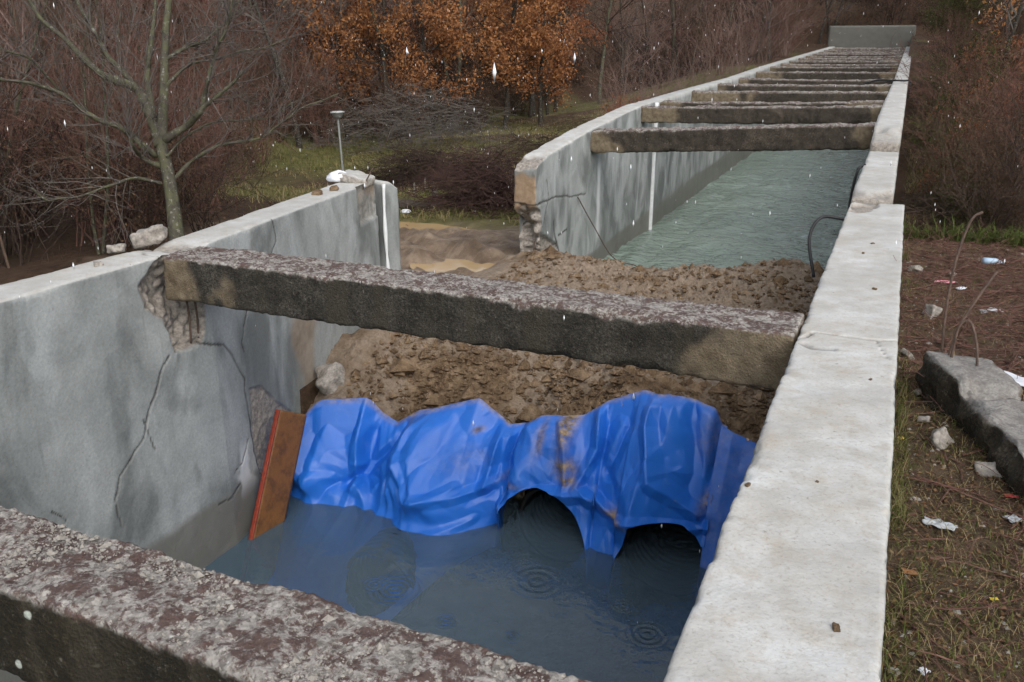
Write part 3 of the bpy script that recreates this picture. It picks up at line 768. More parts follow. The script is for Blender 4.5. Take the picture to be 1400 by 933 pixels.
BY = [15.72, 19.15, 20.75, 24.15, 27.7, 31.4, 35.1, 38.8, 42.0, 45.2, 48.8, 52.4, 56.0, 59.6, 63.2, 66.8, 70.2]
for k, Y in enumerate(BY):
    r = 0.03 if k < 3 else (0.06 if k < 8 else 0.12)
    beam(Y, 0.36, 0.40 if k < 1 else 0.33, XL - 0.02, XR + 0.02, ltop(Y) - 0.03, rtop(Y) - 0.03, (r, r, r), 'beam_far', ordinal[k] + ' cross beam beyond the breach, counted from the camera', 80 + k, [0.5, 0.9, 0.3, 1.4, 0.2][k % 5], [0.25, 0.1, 0.6, 0.2][k % 4], 0.07, 0.03, sag=0.02 * (k % 3))

# ================================================================== PIPES, TARPAULIN, BOARD
rng = np.random.RandomState(11)
def pipe(cx, y0, y1, cz, r, label, tilt=0.0):
    n = int((y1 - y0) / 0.025)
    yy = np.linspace(y0, y1, n); sides = 40
    th = np.linspace(0, 2 * math.pi, sides, endpoint=False)
    rib = r - 0.012 * (0.5 + 0.5 * np.cos(yy / 0.09 * 2 * math.pi)); inner = r - 0.045 - 0.008 * (0.5 + 0.5 * np.cos(yy / 0.09 * 2 * math.pi))
    V = []
    for rad in (rib, inner):
        V.append(np.stack([cx + rad[:, None] * np.cos(th), np.repeat(yy[:, None], sides, 1), cz + tilt * (yy - y0)[:, None] + rad[:, None] * np.sin(th)], -1).reshape(-1, 3))
    V = np.vstack(V); off = n * sides
    F = []
    for i in range(n - 1):
        for j in range(sides):
            k = (j + 1) % sides
            F.append((i * sides + j, (i + 1) * sides + j, (i + 1) * sides + k, i * sides + k))
            F.append((off + i * sides + j, off + i * sides + k, off + (i + 1) * sides + k, off + (i + 1) * sides + j))
    for j in range(sides):
        k = (j + 1) % sides
        F.append((j, k, off + k, off + j))
    return obj('drain_pipe', mesh('drain_pipe', V, np.array(F)), MAT['pipe_plastic'], label=label, cat='pipe', group='black pipes under the tarpaulin')
PX = [(-2.66, 0.44, -2.99), (-1.50, 0.46, -3.02), (-4.02, 0.40, -3.33)]
pipe(PX[0][0], 7.16, 12.6, PX[0][2], PX[0][1], 'black pipe mouth under the tarpaulin, middle one, half above the water', 0.01)
pipe(PX[1][0], 7.12, 12.6, PX[1][2], PX[1][1], 'black pipe mouth under the tarpaulin nearest the right wall', 0.01)
pipe(PX[2][0], 5.93, 12.6, PX[2][2], PX[2][1], 'black pipe mouth sunk under the water below the left of the tarpaulin', 0.01)

def tarp_part(x0, x1, nu, nv, hook):
    u = np.linspace(0, 1, nu); v = np.linspace(0, 1, nv)
    U, Vv = np.meshgrid(u, v, indexing='ij')
    X = x0 + (x1 - x0) * U
    return X, Vv
nu, nv = 420, 190
Xc = np.linspace(-5.46, -1.11, nu)
v = np.linspace(0, 1, nv)
Yt, Zt = tarp_top(Xc)
ker = np.exp(-np.linspace(-2, 2, 9) ** 2); ker /= ker.sum()
Yt = np.convolve(np.pad(Yt, 4, 'edge'), ker, 'valid'); Zt = np.convolve(np.pad(Zt, 4, 'edge'), ker, 'valid') + 0.015
Yb = np.interp(Xc, [-5.24, -4.9, -4.5, -4.02, -3.55, -3.2, -3.0, -2.66, -2.3, -2.0, -1.5, -1.11], [6.22, 6.15, 6.18, 5.95, 6.45, 6.9, 6.86, 6.93, 6.78, 6.72, 6.83, 6.80])
Zb = np.full(nu, -3.98)
def arch(cx, half, crown, foot, power):
    t = np.clip(np.abs(Xc - cx) / half, 0, 1)
    z = foot + (crown - foot) * np.sqrt(np.maximum(1 - t ** power, 0))
    return np.where(np.abs(Xc - cx) < half, z, -9)
ARCH1 = arch(-2.66, 0.45, -2.51, -3.05, 2.6)
ARCH2 = arch(-1.50, 0.45, -2.55, -3.10, 2.4)
Zb = np.interp(Xc, [-5.24, -4.3, -3.45, -2.3, -1.1], [-3.98, -3.98, -3.2, -3.3, -3.3]) + 0.08 * fbm(np.stack([Xc, 0 * Xc, 0 * Xc], 1), 2.5, 3, 14)
wobz = np.stack([Xc, 0 * Xc, 0 * Xc], 1)
Zb = np.maximum(Zb, np.maximum(ARCH1, ARCH2) + np.where(np.maximum(ARCH1, ARCH2) > -5, 0.09 * fbm(wobz, 3.0, 3, 4) - 0.05 * np.sin((Xc + 2.66) * 3), 0))
Zb = np.where(Xc > -1.16, np.maximum(Zb, -2.68), Zb)
U, W = np.meshgrid(Xc, v, indexing='ij')
tt = W
ang = tt * math.pi / 2
bulge = 0.30 * np.sin(ang) + 0.70 * tt
Y = Yt[:, None] - (Yt - Yb)[:, None] * bulge
Zfull = -3.55
# height of the full sheet, then cut by the arches
zfrac = 0.30 * (1 - np.cos(ang)) + 0.70 * tt
Z = Zt[:, None] - (Zt - Zb)[:, None] * zfrac
# where the sheet is cut by an arch keep the slope of the uncut sheet
cut = smooth(-3.5, -2.7, Zb)
Y = Y - (0.05 * np.sin(tt * math.pi))
tp = np.stack([U.ravel(), Y.ravel(), Z.ravel()], 1)
# stiff creases: cell ridges, stretched down the slope, plus single long folds
q = np.stack([tp[:, 0], tp[:, 2] * 0.75 + 0.25 * tp[:, 0], 0 * tp[:, 0]], 1)
w1 = np.stack([fbm(q, 1.3, 2, 3), fbm(q, 1.3, 2, 6), 0 * q[:, 0]], 1) * 0.22
def rot2(a): return np.array([[math.cos(a), -math.sin(a)], [math.sin(a), math.cos(a)]])
q2 = (q + w1)[:, :2]
w2 = np.stack([fbm(q, 4.0, 2, 23), fbm(q, 4.0, 2, 26)], 1) * 0.06
dn = 0.15 * facets((q2 @ rot2(0.5)) * np.array([2.2, 1.3]), 2) + 0.075 * facets(((q2 + w2) @ rot2(-0.6)) * np.array([5.2, 3.6]), 5)
dn += 0.024 * facets(((q2 + w2) @ rot2(1.0)) * np.array([11.0, 7.5]), 9) + 0.003 * facets((q2 @ rot2(0.2)) * np.array([23.0, 17.0]), 4) + 0.03 * fbm(q, 1.4, 3, 9)
def fold(pts, w, h):
    """a ridge along a line given in picture points on the sheet"""
    pl = [on_y(x, y, 7.0)[[0, 2]] for x, y in pts]
    d = seg_dist(tp[:, [0, 2]] + w1[:, :2] * 0.25, pl)
    return h * np.maximum(0, 1 - d / (w * 0.8)) ** 1.1
for pts, w, h in [([(490, 548), (500, 600), (508, 640), (540, 690)], 0.10, 0.11), ([(508, 640), (505, 695)], 0.08, 0.07), ([(545, 585), (535, 610), (500, 640)], 0.09, -0.08), ([(575, 562), (560, 610), (600, 660), (680, 660)], 0.09, 0.06), ([(650, 550), (672, 600), (668, 660)], 0.10, 0.10),
                  ([(700, 582), (688, 640), (700, 680)], 0.09, -0.08), ([(742, 572), (770, 620), (775, 655)], 0.09, 0.07), ([(800, 572), (810, 620), (790, 660), (830, 690)], 0.10, 0.09), ([(830, 552), (850, 600), (830, 650)], 0.10, -0.07),
                  ([(880, 540), (880, 600), (905, 660), (960, 700)], 0.12, 0.10), ([(935, 545), (930, 600), (950, 650)], 0.10, -0.06), ([(690, 690), (740, 665), (800, 670), (850, 700), (975, 720)], 0.10, 0.09), ([(450, 560), (455, 620), (440, 690)], 0.12, -0.06), ([(560, 690), (640, 650)], 0.08, 0.05), ([(590, 700), (660, 690)], 0.07, 0.05)]:
    dn += fold(pts, w, h)
dn = np.maximum(dn, -0.05 - 0.08 * smooth(0.1, 0.4, W.ravel()))
keep = smooth(0.0, 0.14, W.ravel())
left_ = smooth(3.0, 3.7, -tp[:, 0])
under = np.maximum(0, -2.85 - tp[:, 2]) * left_
tp[:, 1] -= under * 1.1 * smooth(0.0, 0.3, under)
dn *= 1 - 0.65 * left_ * smooth(-2.70, -2.90, tp[:, 2])
tp[:, 1] -= dn * (0.35 + 0.65 * keep); tp[:, 2] += dn * 0.45 * keep
tp[:, 0] += 0.3 * dn * keep * np.sin(tp[:, 0] * 5)
tp[:, 0] = np.maximum(tp[:, 0], XL + 0.02 - LEAN * np.maximum(tp[:, 1] - 5.5, 0))
dirt = np.zeros(len(tp))
for x, y, rx, rz, a in [(762, 590, 0.10, 0.22, 1.0), (770, 640, 0.12, 0.10, 0.9), (775, 655, 0.10, 0.05, 1.0), (850, 690, 0.16, 0.04, 0.8), (965, 690, 0.06, 0.08, 0.8), (960, 620, 0.10, 0.2, 0.3), (640, 600, 0.05, 0.03, 0.8), (700, 655, 0.12, 0.03, 0.6), (545, 575, 0.10, 0.06, 0.8), (730, 610, 0.06, 0.15, 0.6), (900, 560, 0.25, 0.05, 0.3), (640, 625, 0.2, 0.1, 0.2)]:
    c = on_y(x, y, 7.0)
    dirt = np.maximum(dirt, a * np.exp(-(((tp[:, 0] - c[0]) / rx) ** 2 + ((tp[:, 2] - c[2]) / rz) ** 2)))
dirt = np.maximum(dirt, 0.5 * smooth(0.05, 0.0, W.ravel()))
tf = grid_faces(nu, nv)[:, ::-1]
tc = tp[tf].mean(1)
hole = ((tc[:, 0] + 4.02) / 0.34) ** 2 + ((tc[:, 2] + 3.22) / 0.20) ** 2 < 1            # the sunk pipe mouth
tf = tf[~hole]
tarp = obj('tarpaulin', mesh('tarpaulin', tp, tf, {'dirt': dirt}), MAT['tarp'], label='crumpled blue tarpaulin draped over the earth bank and pipe mouths', cat='tarpaulin')
sol = tarp.modifiers.new('thickness', 'SOLIDIFY'); sol.thickness = 0.006; sol.offset = 0
# loose flap of a second sheet at the right wall
n1, n2 = 60, 110
Xf = np.linspace(-1.16, -0.44, n1)
U, W = np.meshgrid(Xf, np.linspace(0, 1, n2), indexing='ij')
top_z = np.interp(Xf, [-1.16, -0.85, -0.44], [-1.74, -1.86, -1.95])
Y = 7.52 - 0.62 * (0.5 * np.sin(W * math.pi / 2) + 0.5 * W) + 0.10 * (U + 0.44)
Z = top_z[:, None] - (top_z + 3.4)[:, None] * (0.7 * (1 - np.cos(W * math.pi / 2)) + 0.3 * W)
fp = np.stack([U.ravel(), Y.ravel(), Z.ravel()], 1)
f1, f2 = cells(fp * np.array([3.5, 0, 1.8]), 5)
fp[:, 1] -= 0.10 * (f1 - 0.45) + 0.05 * fbm(fp, 3, 3, 2)
flap = obj('tarpaulin_flap', mesh('tarpaulin_flap', fp, grid_faces(n1, n2)[:, ::-1], {'dirt': 0.15 * np.ones(len(fp))}), MAT['tarp'], label='narrow blue tarpaulin strip tucked against the right wall', cat='tarpaulin')
sol = flap.modifiers.new('thickness', 'SOLIDIFY'); sol.thickness = 0.006; sol.offset = 0

# -- wooden board leaning against the left wall
b = NB('board_wood')
gr = b.wave(3.0, 6.0, b.map((1, 14, 1.2)), 'Y')
c = b.mix(gr, (0.13, 0.055, 0.018), (0.26, 0.115, 0.038))
c = b.mix(b.ramp(b.noise(9, 6, 0.7), (0.46, 0.0), (0.66, 0.8)), c, (0.075, 0.034, 0.016))
MAT['board_wood'] = b.done(b.bsdf(c, 0.45, b.bump(b.noise(60, 4, 0.6, b.map((1, 8, 1))), 0.25, 0.004), 0.4))
m_simple('red_edge', (0.20, 0.025, 0.014), (0.30, 0.06, 0.03), 20, 0.6, 0.3)
b0 = np.array([-5.25, 5.32, -3.45]); axis = np.array([-5.285, 6.20, -1.80]) - b0; L = np.linalg.norm(axis); axis /= L
side = np.array([0.09, 0.42, -0.235]); side -= axis * (side @ axis); side /= np.linalg.norm(side)
nrm = np.cross(side, axis)
if nrm[0] < 0: nrm = -nrm
board = thing('wooden_board', 'orange brown wooden board with a red edge leaning against the left wall', 'board', tuple(b0))
def board_piece(name, mat, s0, s1, t0, t1, label=None, seed=0):
    P, F, N = block((t0, s0, 0.0), (t1, s1, L), (0.012, 0.03, 0.03), 0.003, 0.004, 0.001, seed)
    V = P[:, [1]] * side + P[:, [2]] * axis + P[:, [0]] * nrm
    return obj(name, mesh(name, V, F), MAT[mat], board, label=label)
board_piece('panel', 'board_wood', 0.022, 0.39, -0.02, 0.025)
board_piece('edge_strip', 'red_edge', 0.0, 0.020, -0.022, 0.028, 'red painted edge strip', 3)

# ================================================================== BROKEN CONCRETE, REBAR, CABLES
def chunk(name, loc, size, rot, mat, label, cat, seed, group=None, res=None, angular=0.35, top=0.0, soft=0.2):
    res = res or max(size) / 22
    P, F, N = block([-s / 2 for s in size], [s / 2 for s in size], (res, res, res), min(size) * soft, min(size) * 0.3, min(size) * 0.22, seed, 3.0 / max(size))
    f1, f2 = cells(P / max(size) * 2.2, seed)
    P = P * (1 - angular * 0.5 + angular * (f1))[:, None]
    P[:, 2] += 0.25 * P[:, 0] * math.sin(seed) + 0.2 * P[:, 1] * math.cos(seed * 2)
    at = blank(P); at['spall'] = np.full(len(P), 0.9) * (1 - top * smooth(0.5, 0.9, N[:, 2])); at['top'] = np.full(len(P), 0.35) + top * 0.6
    o = obj(name, mesh(name, P, F, at), MAT[mat], label=label, cat=cat, group=group)
    o.location = loc; o.rotation_euler = rot
    return o
p = on_z(190, 330, 0.06); chunk('concrete_chunk', (-5.80, 5.40, 0.06), (0.27, 0.20, 0.13), (0.1, -0.1, 0.5), 'concrete', 'large broken concrete lump on the left wall top beside the second beam', 'rubble', 1)
chunk('concrete_chunk', (-5.74, 4.98, 0.035), (0.12, 0.10, 0.07), (0, 0.1, 0.2), 'concrete', 'small broken concrete lump on the left wall top beside a larger lump', 'rubble', 2)
chunk('concrete_chunk', (-5.52, 4.60, 0.01), (0.06, 0.05, 0.04), (0, 0.1, 1.2), 'concrete', 'tiny concrete crumb on the left wall top nearest the left edge', 'rubble', 12)
p = on_y(478, 505, 7.35); chunk('concrete_chunk', (p[0] - 0.20, p[1] - 0.02, p[2] - 0.20), (0.30, 0.28, 0.42), (0.35, -0.35, 0.5), 'concrete', 'pale broken concrete lump wedged between left wall and earth bank', 'rubble', 3)
p = on_y(452, 560, 6.98)
# capstone with a brown pocket at the end of the left wall
p = on_z(510, 246, 0.05); chunk('concrete_chunk', (xe - 0.16, 9.14, 0.035), (0.36, 0.34, 0.10), (0.03, 0.05, 0.17), 'concrete', 'broken cap of pale concrete at the end of the leaning left wall', 'rubble', 4, top=0.8)
for x, y, s, k, w in [(432, 264, 0.12, 6, 'nearer the white bag'), (455, 258, 0.10, 7, 'touching the white bag')]:
    p = on_z(x, y, 0.02); chunk('mud_clod', (p[0] + 0.02, p[1], 0.02), (s, s * 0.7, 0.06), (0, 0, k), 'soil', 'brown mud clod on the leaning left wall top, ' + ('left of its neighbour' if k == 6 else 'just beside the white bag'), 'mud clod', k, soft=0.4)

m_simple('white_plastic', (0.62, 0.64, 0.68), (0.72, 0.74, 0.78), 6, 0.5, 0.3)
def bag(name, loc, size, seed, mat, label, cat, rot=0.0, crumple=0.25, group=None):
    n = 26
    th = np.linspace(0, 2 * math.pi, n * 2, endpoint=False); ph = np.linspace(0.02, math.pi - 0.02, n)
    T, Q = np.meshgrid(th, ph, indexing='ij')
    P = np.stack([np.cos(T) * np.sin(Q), np.sin(T) * np.sin(Q), np.cos(Q)], -1).reshape(-1, 3)
    f1, f2 = cells(P * 1.6, seed)
    P = P * (1 + crumple * (f1 - 0.5) + crumple * 0.5 * fbm(P, 2.5, 3, seed))[:, None]
    P[:, 2] = np.where(P[:, 2] < -0.25, -0.25, P[:, 2])
    P *= np.array(size) / 2
    F = grid_faces(n * 2, n)
    last = np.arange(n - 1)
    F = np.vstack([F, np.stack([last + (2 * n - 1) * n, last, last + 1, last + 1 + (2 * n - 1) * n], 1)])
    o = obj(name, mesh(name, P, F[:, ::-1]), MAT[mat], label=label, cat=cat, group=group)
    o.location = loc; o.rotation_euler = (0, 0, rot)
    return o
p = on_z(463, 244, 0.04); bag('plastic_bag', (p[0], p[1], 0.035), (0.30, 0.24, 0.20), 3, 'white_plastic', 'small white plastic bag lying on the leaning left wall top', 'bag', 0.4)
# bent bar sticking out of the wall end
bar = lambda name, pts, r, mat, label, cat, parent=None, n=30: obj(name, tube_mesh(name, spline(pts, n), r, 7), MAT[mat], parent, label, cat)
rb = on_z(495, 255, 0.0)
bar('steel_bar', [(xe - 0.02, 9.0, -0.12), (xe + 0.03, 9.04, 0.02), (xe + 0.10, 9.1, 0.18)], 0.009, 'rust', 'thin bent steel bar sticking up at the end of the leaning left wall', 'steel bar')
# exposed bars in the pocket of the left wall
for k, (yy, z0, z1) in enumerate([(5.27, -0.82, -0.36), (5.36, -0.80, -0.40)]):
    obj('exposed_bar', tube_mesh('exposed_bar', spline([(XL - 0.035, yy, z0), (XL - 0.028, yy + 0.01, (z0 + z1) / 2), (XL - 0.03, yy, z1)], 10), 0.009, 6), MAT['rust'], lw, label='rusty bar laid bare in the broken pocket')
# loose wires at the broken end of the far left wall
def wire(pts, label, r=0.006, mat='rust', cat='wire', name='wire'): return bar(name, pts, r, mat, label, cat)
a = on_x(790, 270, XL + 0.03); c = on_x(838, 352, XL + 0.35)
wire([a, on_x(812, 310, XL + 0.12), c, c + np.array([0.35, 0.5, -0.25])], 'thin rusty wire hanging from the left wall down into the canal water', 0.010)
wire([on_y(731, 330, 12.95), on_y(728, 350, 12.9), on_y(726, 372, 12.85)], 'rusty wire hanging at the broken wall end above the mud', 0.008)
wire([on_y(752, 340, 12.9), on_y(735, 352, 12.85), on_y(712, 368, 12.8)], 'pale yellowish wire bending out from the foot of the broken wall end', 0.010)
for (pts, lab, r) in [([(XR + 0.02, 12.6, 0.1), (XR - 0.06, 12.5, 0.02), (XR - 0.10, 12.4, -0.4), (XR - 0.04, 12.3, -0.9)], 'black hose hanging from the short right wall piece over the water', 0.018),
                      ([(XR + 0.02, 9.2, -0.05), (XR - 0.22, 9.1, -0.03), (XR - 0.30, 8.95, -0.22), (XR - 0.20, 8.7, -0.55)], 'black hose looping out from the wide right wall', 0.016),
                      ([(XR - 1.3, 28.2, 0.30), (XR - 0.5, 28.0, 0.66), (XR, 27.9, 0.68), (-0.1, 27.9, 0.68), (0.08, 27.9, 0.64), (0.09, 27.9, 0.2)], 'dark blue cable laid across the long right wall top', 0.028)]:
    bar('hose', pts, r, 'black_rubber', lab, 'hose')

# fallen slab with bars on the right
slab = thing('fallen_slab', 'fallen dark concrete slab with rusty bars lying on the ground at the right edge', 'slab', (0.37, 5.22, -0.35))
m_beam('slab_dark', (0.030, 0.024, 0.017), (0.085, 0.068, 0.048), 0.2)
P, F, N = block((-0.10, -2.2, -0.08), (0.25, 0.0, 0.28), (0.014, 0.018, 0.016), 0.014, 0.09, 0.03, 91, 5.0)
at = blank(P); at['top'] = smooth(0.4, 0.8, N[:, 2]) * 0.45
tm = smooth(0.4, 0.8, N[:, 2])
at['white'] = tm * 0.20
ch = smooth(0.5, 0.9, tm) * smooth(0.05, 0.0, np.abs(P[:, 1] + 0.42 + 0.15 * fbm(P, 5, 3, 3)))
P[:, 2] -= ch * 0.05; P[:, 2] += 0.02 * np.sign(P[:, 1] + 0.42)
at['tan'] = np.maximum(ch * 0.8, smooth(0.12, 0.0, np.abs(P[:, 2] - 0.26)) * smooth(0.1, 0.4, fbm(P, 4, 4, 7)) * (1 - tm) * 0.8)
f1, f2 = cells(P * 9, 4)
P = P + N * ((f1 - 0.45) * 0.045 * (1 - 0.7 * tm))[:, None]
P[:, 0] += np.where(P[:, 0] < 0.1, 0.06 * fbm(P, 3, 3, 2), 0)
sb = obj('slab_body', mesh('slab_body', P, F, at), MAT['slab_dark'], slab)
sb.rotation_euler = (math.radians(2), math.radians(5), math.radians(20))
for k, pts in enumerate([[(0.02, -0.02, 0.2), (0.0, 0.0, 0.55), (0.01, 0.02, 0.85), (0.05, 0.04, 1.05), (0.10, 0.05, 1.10)], [(0.04, -0.05, 0.2), (0.07, -0.05, 0.45), (0.14, -0.02, 0.63), (0.22, 0.05, 0.78)], [(0.06, -0.08, 0.24), (0.07, -0.1, 0.48), (0.12, -0.1, 0.52), (0.17, -0.12, 0.40), (0.20, -0.12, 0.22)]]):
    obj('reinforcing_bar', tube_mesh('reinforcing_bar', spline(pts, 26), 0.0075, 7), MAT['rust'], slab)

# ================================================================== LAMP, POSTS, LOG, SMALL LITTER
m_simple('lamp_metal', (0.14, 0.145, 0.13), (0.22, 0.225, 0.21), 12, 0.5, 0.2, metallic=0.0)
m_simple('lamp_white', (0.32, 0.34, 0.33), (0.42, 0.43, 0.42), 12, 0.4, 0.1)
LX, LY = on_z(470, 246, -2.75)[:2]
lz = float(ground_z(np.array([LX]), np.array([LY]))[0])
def lathe(name, prof, n=24):
    prof = np.asarray(prof, float); th = np.linspace(0, 2 * math.pi, n, endpoint=False)
    V = np.stack([prof[:, 0][:, None] * np.cos(th), prof[:, 0][:, None] * np.sin(th), np.repeat(prof[:, 1][:, None], n, 1)], -1).reshape(-1, 3)
    F = []
    for i in range(len(prof) - 1):
        for j in range(n):
            k = (j + 1) % n
            F.append((i * n + j, i * n + k, (i + 1) * n + k, (i + 1) * n + j))
    return mesh(name, V, np.array(F))
lamp = thing('park_lamp', 'thin grey lamp post with a flat round lamp in the field left of the breach', 'lamp post', (LX, LY, lz))
htop = on_y(461, 152, LY)[2] - lz
tilt = (on_y(461, 152, LY)[0] - LX)
lamp.rotation_euler = (0, math.atan2(tilt, htop), 0)
obj('post', lathe('post', [(0.001, -0.2), (0.055, -0.2), (0.05, 0.6), (0.035, 0.65), (0.032, htop - 0.25), (0.001, htop - 0.25)], 14), MAT['lamp_metal'], lamp)
obj('lamp_bowl', lathe('lamp_bowl', [(0.03, htop - 0.27), (0.05, htop - 0.24), (0.15, htop - 0.20), (0.185, htop - 0.08), (0.19, htop - 0.06)]), MAT['lamp_metal'], lamp)
obj('lamp_cap', lathe('lamp_cap', [(0.001, htop - 0.065), (0.235, htop - 0.065), (0.24, htop - 0.02), (0.15, htop), (0.001, htop + 0.005)]), MAT['lamp_white'], lamp)

m_simple('old_wood', (0.14, 0.125, 0.105), (0.24, 0.22, 0.19), 9, 0.9, 0.6)
def at_ground(xpx, ypx, z0=-2.4):
    z = z0
    for _ in range(12):
        p = on_z(xpx, ypx, z); z = 0.5 * z + 0.5 * float(ground_z(np.array([p[0]]), np.array([p[1]]))[0])
    return np.array([p[0], p[1], z])
for x, y, h, r, lab in [(594, 280, 0.50, 0.10, 'thick grey wooden stump post standing in the field behind the breach'), (581, 262, 0.40, 0.03, 'thin pale stake in the field just left of the grey stump post'), (566, 264, 0.30, 0.03, 'shortest pale stake in the field, second left of the grey stump post')]:
    p = at_ground(x, y)
    V, Fq = tube([(0, 0, -0.15), (0.02, 0, h * 0.5), (0.0, 0.03, h)], [r, r * 0.9, r * 0.85], 9)
    o = obj('wooden_post', pmesh('wooden_post', V, tri_fix(Fq)), MAT['old_wood'], label=lab, cat='post'); o.location = tuple(p)
p = at_ground(566, 288)
m_bark('log_bark', (0.045, 0.037, 0.03), (0.10, 0.085, 0.07))
zz = np.linspace(0, 1, 14)
pathl = np.stack([-0.5 + 1.1 * zz, 0.35 * zz, 0.10 + 0.03 * np.sin(zz * 7)], 1)
V, Fq = tube(pathl, 0.12 - 0.03 * zz + 0.015 * np.sin(zz * 9), 12)
o = obj('fallen_log', pmesh('fallen_log', V, tri_fix(Fq)), MAT['log_bark'], label='dark log lying in the grass behind the left edge of the breach', cat='log'); o.location = tuple(p)
p = at_ground(555, 293)
bag('plastic_canister', (p[0], p[1], p[2] + 0.05), (0.26, 0.14, 0.14), 5, 'white_plastic', 'white plastic canister lying in the grass beside the dark log', 'canister', 0.3, 0.08)

m_simple('litter_pink', (0.50, 0.16, 0.20), (0.62, 0.30, 0.34), 9, 0.5, 0.3)
m_simple('litter_red', (0.28, 0.03, 0.03), (0.38, 0.06, 0.05), 9, 0.6, 0.3)
m_simple('litter_blue', (0.30, 0.42, 0.55), (0.42, 0.52, 0.62), 9, 0.4, 0.3)
m_simple('litter_yellow', (0.60, 0.42, 0.03), (0.70, 0.55, 0.06), 9, 0.6, 0.3)
m_simple('clear_plastic', (0.30, 0.32, 0.33), (0.48, 0.50, 0.52), 5, 0.25, 0.3)
m_simple('leaf_brown', (0.17, 0.075, 0.03), (0.30, 0.15, 0.06), 15, 0.7, 0.4)
def rg(x, y): return at_ground(x, y, -0.3)
def scrap(name, x, y, size, mat, label, cat, seed, rot=0.0, lift=0.0):
    """crumpled sheet of litter with thickness"""
    n = 18
    A, B = np.meshgrid(np.linspace(-0.5, 0.5, n), np.linspace(-0.5, 0.5, n), indexing='ij')
    P = np.stack([A.ravel(), B.ravel(), 0 * A.ravel()], 1)
    rr = 1 + 0.35 * fbm(P, 3.0, 2, seed)
    P[:, :2] *= rr[:, None]
    f1, f2 = cells(P * 3.2, seed)
    P[:, 2] = (0.55 - f1) * 0.35 + 0.12
    P *= np.array([size[0], size[1], size[2]])
    o = obj(name, mesh(name, P, grid_faces(n, n)), MAT[mat], label=label, cat=cat)
    o.location = tuple(rg(x, y) + np.array([0, 0, 0.012 + lift])); o.rotation_euler = (0, 0, rot)
    md = o.modifiers.new('thickness', 'SOLIDIFY'); md.thickness = 0.003
    return o
scrap('plastic_sheet', 1385, 532, (0.42, 0.12, 0.10), 'white_plastic', 'torn strip of white plastic lying behind the fallen slab', 'litter', 2, -0.7, 0.04)
scrap('candy_wrapper', 1290, 388, (0.14, 0.06, 0.05), 'litter_pink', 'pink wrapper on the dirt right of the wide wall', 'litter', 3, 0.2)
scrap('plastic_scrap', 1352, 428, (0.16, 0.10, 0.08), 'clear_plastic', 'crumpled pale plastic scrap on the twigs behind the slab', 'litter', 4, 0.5)
scrap('plastic_scrap', 1313, 397, (0.09, 0.06, 0.06), 'white_plastic', 'small white scrap just right of the pink wrapper', 'litter', 14, 0.9)
scrap('plastic_scrap', 1284, 722, (0.12, 0.06, 0.05), 'clear_plastic', 'clear plastic scrap in the grass beside the wide wall', 'litter', 5, -0.2)
scrap('plastic_scrap', 1385, 713, (0.06, 0.05, 0.04), 'clear_plastic', 'small clear plastic scrap at the right edge below the slab', 'litter', 15, 0.7)
scrap('red_scrap', 1382, 682, (0.055, 0.03, 0.03), 'litter_red', 'small dark red scrap in front of the fallen slab', 'litter', 6, 0.1)
scrap('yellow_leaf', 1358, 823, (0.026, 0.018, 0.015), 'litter_yellow', 'bright yellow leaf on the ground at lower right', 'leaf', 7, 0.4)
scrap('oak_leaf', 1243, 786, (0.055, 0.032, 0.02), 'leaf_brown', 'brown oak leaf lying in the grass close to the wide wall', 'leaf', 8, 0.1)
scrap('yellow_leaf', 1231, 602, (0.03, 0.02, 0.02), 'litter_yellow', 'yellow leaf in the grass against the wide wall edge', 'leaf', 9, 0.9)
scrap('plastic_scrap', 1262, 922, (0.028, 0.024, 0.03), 'white_plastic', 'tiny white scrap at the bottom edge beside the wide wall', 'litter', 10, 0.9)
p = rg(1356, 362)
V, Fq = tube([(-0.09, 0, 0), (-0.03, 0, 0), (0.03, 0, 0), (0.055, 0, 0), (0.075, 0, 0), (0.09, 0, 0)], [0.03, 0.031, 0.03, 0.026, 0.013, 0.013], 10)
o = obj('plastic_bottle', pmesh('plastic_bottle', V, tri_fix(Fq)), MAT['litter_blue'], label='small pale blue plastic bottle on the dirt at far right', cat='bottle'); o.location = tuple(p + np.array([0, 0, 0.03])); o.rotation_euler = (0, 0.1, 0.5)
for x, y, s, k, lab in [(1272, 432, 0.16, 21, 'grey concrete lump behind the fallen slab near the rusty bars'), (1352, 648, 0.11, 22, 'flat pale stone leaning at the front of the fallen slab'), (1285, 607, 0.13, 23, 'pale flat stone in the grass below the slab end'), (1240, 490, 0.09, 24, 'grey stone at the wide wall edge left of the slab'), (1252, 372, 0.12, 26, 'grey flat stone at the far corner of the dirt beside the wide wall'),
                        (1256, 540, 0.07, 27, 'small grey stone between the wide wall and the slab end'), (1262, 578, 0.06, 28, 'small dark stone between the wall and the slab, lower one'), (1302, 378, 0.06, 29, 'small grey stone beyond the pink wrapper')]:
    p = rg(x, y); chunk('stone', (p[0], p[1], p[2] + 0.02), (s, s * 0.7, s * 0.4), (0.1 * k, 0.15, k), 'concrete', lab, 'stone', k)
